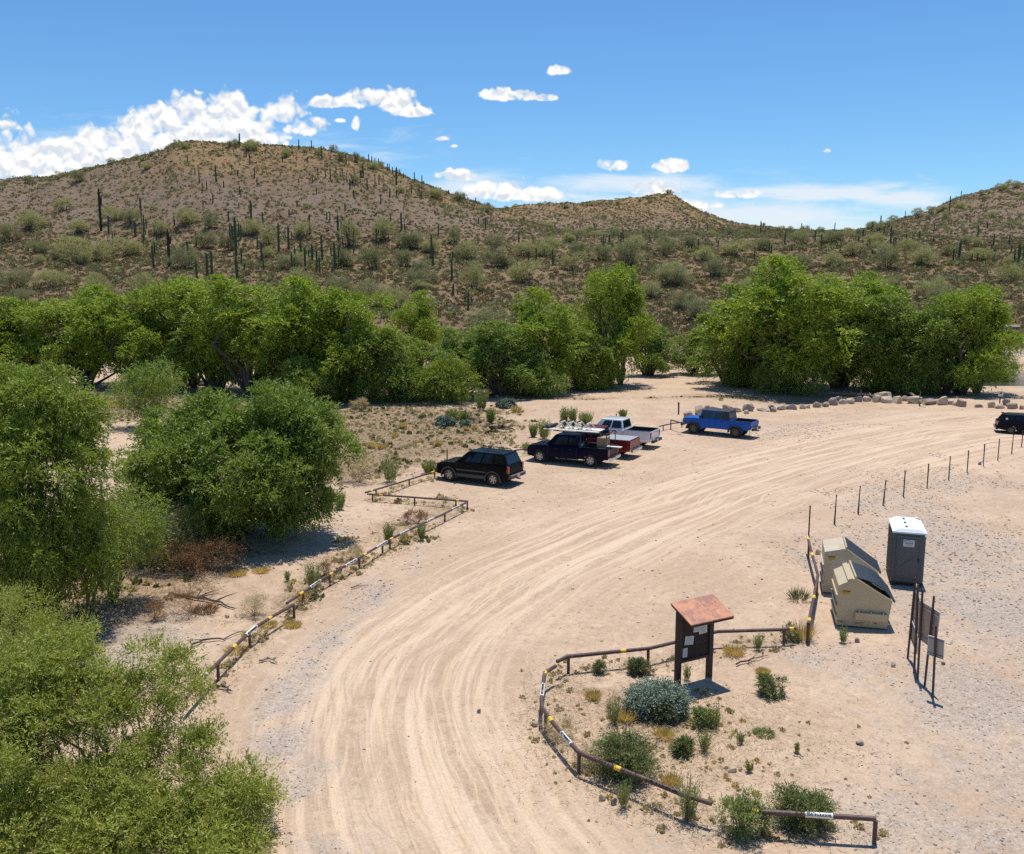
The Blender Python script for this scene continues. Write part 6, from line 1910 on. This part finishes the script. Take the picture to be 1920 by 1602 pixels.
plant('bare_bush', 665, 1052, 50, 26, 'dry', 'dead brush tangled behind the middle of the long barrier', mat='dry_straw', dens_=.5)
plant('bare_bush', 612, 1086, 26, 40, 'dry', 'dark dead bush beside the tall broom behind the long barrier', mat='dry_rust', dens_=.4)
plant('bare_bush', 770, 745, 40, 30, 'dry', 'reddish dead shrub at the foot of the river thicket', mat='dry_rust', dens_=.4)
plant('bare_bush', 676, 768, 34, 18, 'dry', 'brown low shrub at the left of the debris field', mat='dry_straw', dens_=.4)
G4 = 'golden dead tufts'
for px, py, w_, h_, lb in [(756, 804, 14, 13, 'golden tuft in the debris field left of the driftwood'), (741, 822, 13, 12, 'golden tuft below the first one in the debris field'), (823, 837, 14, 14, 'round golden tuft above the black suv'), (697, 840, 16, 12, 'golden tuft near the half bare brown bush'),
                           (968, 773, 18, 14, 'golden tuft near the thicket edge'), (667, 840, 18, 14, 'golden tuft at the left of the debris field'), (203, 765, 46, 22, 'large golden patch behind the gap between the big left trees'), (195, 860, 26, 20, 'golden tuft between the two big left trees'),
                           (445, 1078, 40, 12, 'golden dead grass at the edge of the willow shadow'), (490, 1072, 40, 10, 'low golden grass on the sand right of the rust brown bush'), (758, 1016, 20, 14, 'orange tuft under the middle of the long barrier'), (566, 1128, 16, 24, 'orange tuft at the lower end of the long barrier'),
                           (550, 1176, 34, 16, 'golden weeds at the foot of the barrier overlap'), (505, 1176, 30, 14, 'golden weeds under the nearest barrier'), (444, 1222, 56, 14, 'thin golden weeds behind the nearest barrier'), (1375, 1228, 40, 20, 'orange dead weeds right of the notice board'),
                           (1430, 1262, 30, 12, 'straw coloured weeds above the small dark bush'), (1175, 1352, 36, 26, 'orange dead weeds between the two big island bushes'), (1112, 1310, 30, 20, 'orange weeds at the upper left of the island'), (1245, 1384, 40, 22, 'orange weeds below the silvery brittlebush'),
                           (384, 1146, 60, 16, 'rusty grass mat around the dead bush over the fallen branch'), (874, 808, 10, 10, 'small golden tuft beside the tiny blue grey bush'), (890, 806, 10, 10, 'small golden tuft right of the tiny blue grey bush'), (1260, 1470, 40, 22, 'golden weeds inside the end of the curved barrier'), (715, 842, 14, 12, 'golden tuft by the bare ground above the far barrier')]:
    plant('dry_tuft', px, py, w_, h_, 'tuft', lb, G4, 'dry grass', mat='dry_gold' if 'rusty' not in lb else 'dry_rust', dens_=.8 if w_ < 25 else 1.6)

# fallen branches and driftwood
def branch(name, pts_px, r0, label, mat='deadwood', twigs=5, seed=0, cat='fallen branch', lift=.06):
    r = random.Random(seed)
    P = [gat(*p_) + Vector((0, 0, lift)) for p_ in pts_px]
    o_ = P[0].copy()
    Q = [p_ - o_ for p_ in P]
    R_ = []
    for i in range(len(Q) - 1):
        for s in (0, .33, .66): R_.append(Q[i].lerp(Q[i + 1], s) + Vector((r.uniform(-1, 1), r.uniform(-1, 1), r.uniform(0, 1))) * r0 * 1.2)
    R_.append(Q[-1])
    m_ = MB(); m_.tube(R_, [r0 * (1 - .7 * i / (len(R_) - 1)) for i in range(len(R_))], 7)
    for _ in range(twigs):
        i = r.randrange(1, len(R_) - 1); L_ = min((Q[-1]).length, 3) * r.uniform(.15, .35)
        d_ = Vector((r.uniform(-1, 1), r.uniform(-1, 1), r.uniform(.0, .4))).normalized()
        m_.tube([R_[i], R_[i] + d_ * L_ * .5 + Vector((0, 0, .03)), R_[i] + d_ * L_], [r0 * .5, r0 * .3, r0 * .1], 5)
    o = m_.build(name, mat, None, smooth=True); o.location = o_
    return tag(o, label, cat)
branch('fallen_branch', [(322, 1120), (352, 1122), (400, 1130), (441, 1144)], .07, 'long bleached branch lying under the dead bush left of the barrier', 'dead_dark', 6, 1)
branch('fallen_branch', [(355, 1218), (380, 1204), (420, 1202), (458, 1186)], .04, 'thin dark crooked branch lying against the nearest barrier', 'dead_dark', 1, 2)
branch('fallen_branch', [(487, 1243), (505, 1240), (520, 1246)], .035, 'small dead stick bundle on the sand right of the nearest barrier', 'deadwood', 6, 3)
branch('fallen_branch', [(660, 1105), (672, 1102), (690, 1102)], .035, 'pale forked stick on the sand right of the long barrier', 'deadwood', 3, 4)
branch('fallen_branch', [(670, 888), (690, 896), (706, 902)], .07, 'dark log leaning out of the half bare brown bush', 'dead_dark', 1, 5, lift=.25)
branch('driftwood', [(918, 806), (940, 804), (965, 808)], .16, 'reddish brown driftwood pile on the sand left of the pickups', 'dead_dark', 14, 6, 'driftwood')
branch('driftwood', [(860, 780), (880, 786), (900, 792)], .14, 'grey tangle of driftwood beside the bright green shrub', 'deadwood', 16, 7, 'driftwood')
branch('driftwood', [(655, 752), (690, 756), (722, 748)], .20, 'curved dead log under the dark trunks at the thicket foot', 'deadwood', 4, 8, 'driftwood', .2)
branch('fallen_branch', [(405, 1290), (420, 1292), (436, 1300)], .04, 'dark tangle of roots at the foot of the first barrier post', 'dead_dark', 10, 9)
branch('fallen_branch', [(1380, 1250), (1410, 1240), (1440, 1232)], .03, 'dead stick lying under the barrier right of the notice board', 'dead_dark', 5, 10)
branch('fallen_branch', [(300, 1084), (340, 1082), (380, 1080)], .05, 'thin branch on the sand in front of the rust brown bush', 'deadwood', 3, 11)
branch('fallen_branch', [(1488, 1416), (1500, 1420), (1506, 1426)], .02, 'short black stick on the sand right of the island', 'dead_dark', 2, 12)
branch('fallen_branch', [(1270, 815), (1282, 820)], .02, 'thin stick on the sand left of the blue pickup', 'dead_dark', 1, 13)
branch('driftwood', [(1560, 742), (1600, 744), (1650, 748)], .16, 'bleached flood debris along the foot of the grove', 'deadwood', 14, 14, 'driftwood', .15)
branch('driftwood', [(1690, 735), (1715, 752), (1735, 765)], .16, 'leaning dead branches at the right foot of the grove', 'deadwood', 8, 15, 'driftwood', .25)
# pale rock slab seen under the thicket
for i, (px, py, w_, h_, lb) in enumerate([(375, 722, 95, 12, 'long pale rock ledge showing between the round willow and the thicket'), (600, 735, 34, 16, 'pale rock seen between the dark trunks of the thicket')]):
    b_ = gat(px, py); s_ = b_.y / FPX
    o = link('rock_ledge', rock_mesh(900 + i, w_ * s_, 2.5, h_ * s_, 'rock_tan', 'rock_ledge')); o.location = b_
    tag(o, lb, 'rock')
for i, (px, py, w_, h_, lb) in enumerate([(1893, 688, 34, 9, 'pale boulder on the far river bank right of the grove'), (1905, 640, 60, 20, 'layered grey rock outcrop on the far river bank'), (1890, 616, 50, 14, 'upper grey rock outcrop above the far river bank'), (1330, 692, 46, 10, 'pale rock on the far bank seen in the gap before the grove'), (840, 640, 40, 20, 'grey rock outcrop seen through the gap in the left thicket'), (1225, 640, 40, 12, 'grey rock patch on the far bank above the gap')]):
    p_ = hit(px, py, 124)
    if p_ is None: continue
    s_ = p_.y / FPX
    o = link('rock_outcrop', rock_mesh(950 + i, w_ * s_, 2.2, h_ * s_ * .7, 'rock_grey' if 'grey' in lb else 'rock_tan', 'rock_outcrop')); o.location = p_ - Vector((0, 0, .2))
    tag(o, lb, 'rock')

# ------------------------------------------------------------------ gravel, litter and twigs (uncountable)
def stones(n, region, smin, smax, mat, name, label, seed, cat='gravel'):
    r = np.random.default_rng(seed)
    x, y = region(r, n)
    z = gh(x, y)
    n = len(x)
    s = smin + (smax - smin) * r.uniform(0, 1, n) ** 3
    s = s * np.clip(y / 30, .75, 1.25)
    # six-sided pebbles: octahedra with jitter
    base = np.array([[1, 0, 0], [0, 1, 0], [-1, 0, 0], [0, -1, 0], [0, 0, .75], [0, 0, -.4]], float)
    V = base[None] * (1 + r.normal(0, .22, (n, 6, 3))) * s[:, None, None] * np.stack([r.uniform(.7, 1.3, n), r.uniform(.7, 1.2, n), r.uniform(.5, .9, n)], -1)[:, None, :]
    a = r.uniform(0, 6.28, n); ca, sa = np.cos(a)[:, None], np.sin(a)[:, None]
    X = V[..., 0] * ca - V[..., 1] * sa; Y = V[..., 0] * sa + V[..., 1] * ca
    V = np.stack([X + x[:, None], Y + y[:, None], V[..., 2] + z[:, None] + .1 * s[:, None]], -1).reshape(-1, 3)
    T = np.array([[0, 1, 4], [1, 2, 4], [2, 3, 4], [3, 0, 4], [1, 0, 5], [2, 1, 5], [3, 2, 5], [0, 3, 5]])
    F = (T[None] + (np.arange(n) * 6)[:, None, None]).reshape(-1, 3)
    o = link(name, face_mesh(name, V, F, mat))
    return tag(o, label, cat, kind='stuff')
m, k, out = new_mat('pebble')
geo = k.n('ShaderNodeNewGeometry')
cr = k.n('ShaderNodeValToRGB', {0: geo.outputs['Random Per Island']})
cr.color_ramp.elements[0].color = (.14, .125, .115, 1); cr.color_ramp.elements[1].color = (.58, .50, .42, 1)
e = cr.color_ramp.elements.new(.45); e.color = (.33, .27, .22, 1)
e = cr.color_ramp.elements.new(.72); e.color = (.40, .27, .19, 1)
k.set(out, 0, k.n('ShaderNodeBsdfPrincipled', {'Base Color': cr.outputs[0], 'Roughness': .9, 'Specular IOR Level': .2}).outputs[0])

def reg_gravel(r, n):
    x = r.uniform(-14, 34, n * 4); y = 14 + 60 * r.uniform(0, 1, n * 4) ** 1.4
    g = blobs(x, y, GRAV); ru_, rv_ = road_coords(x, y)
    keep = (g * (1 - .8 * np.exp(-(ru_ / 3.2) ** 2)) + .35 * fbm(x / 1.5, y / 1.5, 77, 3)) > .42
    return x[keep][:n], y[keep][:n]
stones(26000, reg_gravel, .012, .050, 'pebble', 'gravel', 'grey and tan gravel strewn over the edges of the lot', 1)
def reg_all(r, n):
    x = r.uniform(-30, 45, n); y = 14 + 80 * r.uniform(0, 1, n) ** 1.3
    ru_, rv_ = road_coords(x, y)
    keep = r.uniform(0, 1, n) > .85 * np.exp(-(ru_ / 3.0) ** 4)
    return x[keep], y[keep]
stones(9000, reg_all, .012, .060, 'pebble', 'loose_stones', 'small loose stones scattered over the whole sandy lot', 2)

def twigs(n, region, lmin, lmax, mat, name, label, seed, wd=.012, zr=.05):
    r = np.random.default_rng(seed)
    x, y = region(r, n); n = len(x); z = gh(x, y) + r.uniform(.0, zr, n)
    P = np.stack([x, y, z], -1)
    a = r.uniform(0, 6.28, n)
    D = unit(np.stack([np.cos(a), np.sin(a), r.normal(.0, .18, n)], -1))
    L = r.uniform(lmin, lmax, n)[:, None]
    nn = unit(np.cross(D, np.array([0, 0, 1.0]) + r.normal(0, .4, (n, 3)))); w_ = wd * np.clip(y / 28, .8, 2)[:, None]
    bend = nn * L * r.normal(0, .15, (n, 1))
    q = np.stack([P - D * L / 2, P + nn * w_ + bend, P + D * L / 2, P - nn * w_ + bend], 1).reshape(-1, 3)
    o = link(name, quad_mesh(name, q, 4, mat)); return tag(o, label, 'litter', kind='stuff')
def reg_lit(r, n):
    x = r.uniform(-40, 26, n * 4); y = 16 + 76 * r.uniform(0, 1, n * 4)
    g = blobs(x, y, LITT); ru_, rv_ = road_coords(x, y)
    keep = (g + .5 * fbm(x / 2.0, y / 2.0, 78, 3)) * (1 - np.exp(-(ru_ / 3.4) ** 2)) > .40
    return x[keep][:n], y[keep][:n]
twigs(22000, reg_lit, .08, .45, 'dry_straw', 'dry_litter', 'pale dry twigs and grass littering the ground behind the barriers', 3, .012, .14)
twigs(9000, reg_lit, .08, .50, 'dead_dark', 'twig_litter', 'dark dead twigs littering the ground behind the barriers', 4, .010, .10)
def reg_all2(r, n):
    x = r.uniform(-26, 34, n); y = 14 + 66 * r.uniform(0, 1, n) ** 1.3
    ru_, rv_ = road_coords(x, y); keep = r.uniform(0, 1, n) > .93 * np.exp(-(ru_ / 3.4) ** 4)
    return x[keep], y[keep]
twigs(3200, reg_all2, .05, .28, 'dead_dark', 'loose_twigs', 'small dark twigs scattered over the open sand', 5, .009, .02)
def reg_fence(r, n):
    P = np.array([[*at(*q)[:2]] for q in [(352, 1320), (407, 1276), (472, 1215), (531, 1158), (607, 1098), (659, 1064), (740, 1031), (785, 1003), (872, 955), (785, 943), (700, 938), (751, 912), (825, 895)]])
    i = r.integers(0, len(P) - 1, n); s = r.uniform(0, 1, n)[:, None]
    q = P[i] * (1 - s) + P[i + 1] * s + r.normal(0, .32, (n, 2)); return q[:, 0], q[:, 1]
twigs(2600, reg_fence, .08, .40, 'dry_straw', 'dry_litter', 'dry grass and twigs caught along the foot of the left barriers', 6, .010, .16)
def reg_island(r, n):
    P = np.array([[*at(*q)[:2]] for q in [(1480, 1205), (1380, 1220), (1220, 1251), (1063, 1262), (1020, 1310), (1014, 1375), (1085, 1452), (1180, 1510), (1281, 1550), (1428, 1570), (1630, 1566)]])
    i = r.integers(0, len(P) - 1, n); s = r.uniform(0, 1, n)[:, None]
    q = P[i] * (1 - s) + P[i + 1] * s + r.normal(0, .42, (n, 2)) + np.array([.15, .25]); return q[:, 0], q[:, 1]
twigs(2600, reg_island, .05, .30, 'dry_straw', 'dry_litter', 'dry weeds caught along the foot of the barriers round the island', 7, .008, .14)
twigs(900, reg_island, .05, .30, 'dead_dark', 'twig_litter', 'dark twigs along the foot of the barriers round the island', 8, .008, .10)
def reg_inner(r, n):
    c = at(1250, 1385); return c.x + r.normal(0, 2.0, n), c.y + r.normal(0, 1.6, n)
twigs(6500, reg_inner, .05, .26, 'dry_straw', 'dry_litter', 'straw coloured dead weeds between the island bushes', 9, .008, .12)

def weeds(n, region, s0, s1, mat, label, seed):
    r = np.random.default_rng(seed); x, y = region(r, n)
    ru_, rv_ = road_coords(x, y); k_ = np.abs(ru_) > 3.3; x, y = x[k_], y[k_]
    s = s0 + (s1 - s0) * r.uniform(0, 1, len(x)) ** 2
    bush_points(x, y, s, 26, .8, mat, 'dry_weeds', label, 'weeds', seed, flat=.9, up=1.2)
weeds(2600, reg_lit, .08, .22, 'dry_straw', 'low straw coloured weeds covering the field between vehicles and river thicket', 31)
weeds(700, reg_lit, .10, .26, 'leaf_tamarisk', 'low olive weeds dotted over the field and along the barriers', 32)
weeds(150, reg_inner, .04, .11, 'dry_straw', 'low straw coloured weeds between the island shrubs', 33)
weeds(45, reg_inner, .04, .11, 'dry_gold', 'low golden weeds between the island shrubs', 34)
weeds(160, reg_island, .04, .12, 'dry_straw', 'low dry weeds along the island barriers', 35)
weeds(200, reg_fence, .05, .15, 'dry_straw', 'low dry weeds along the left barriers', 36)
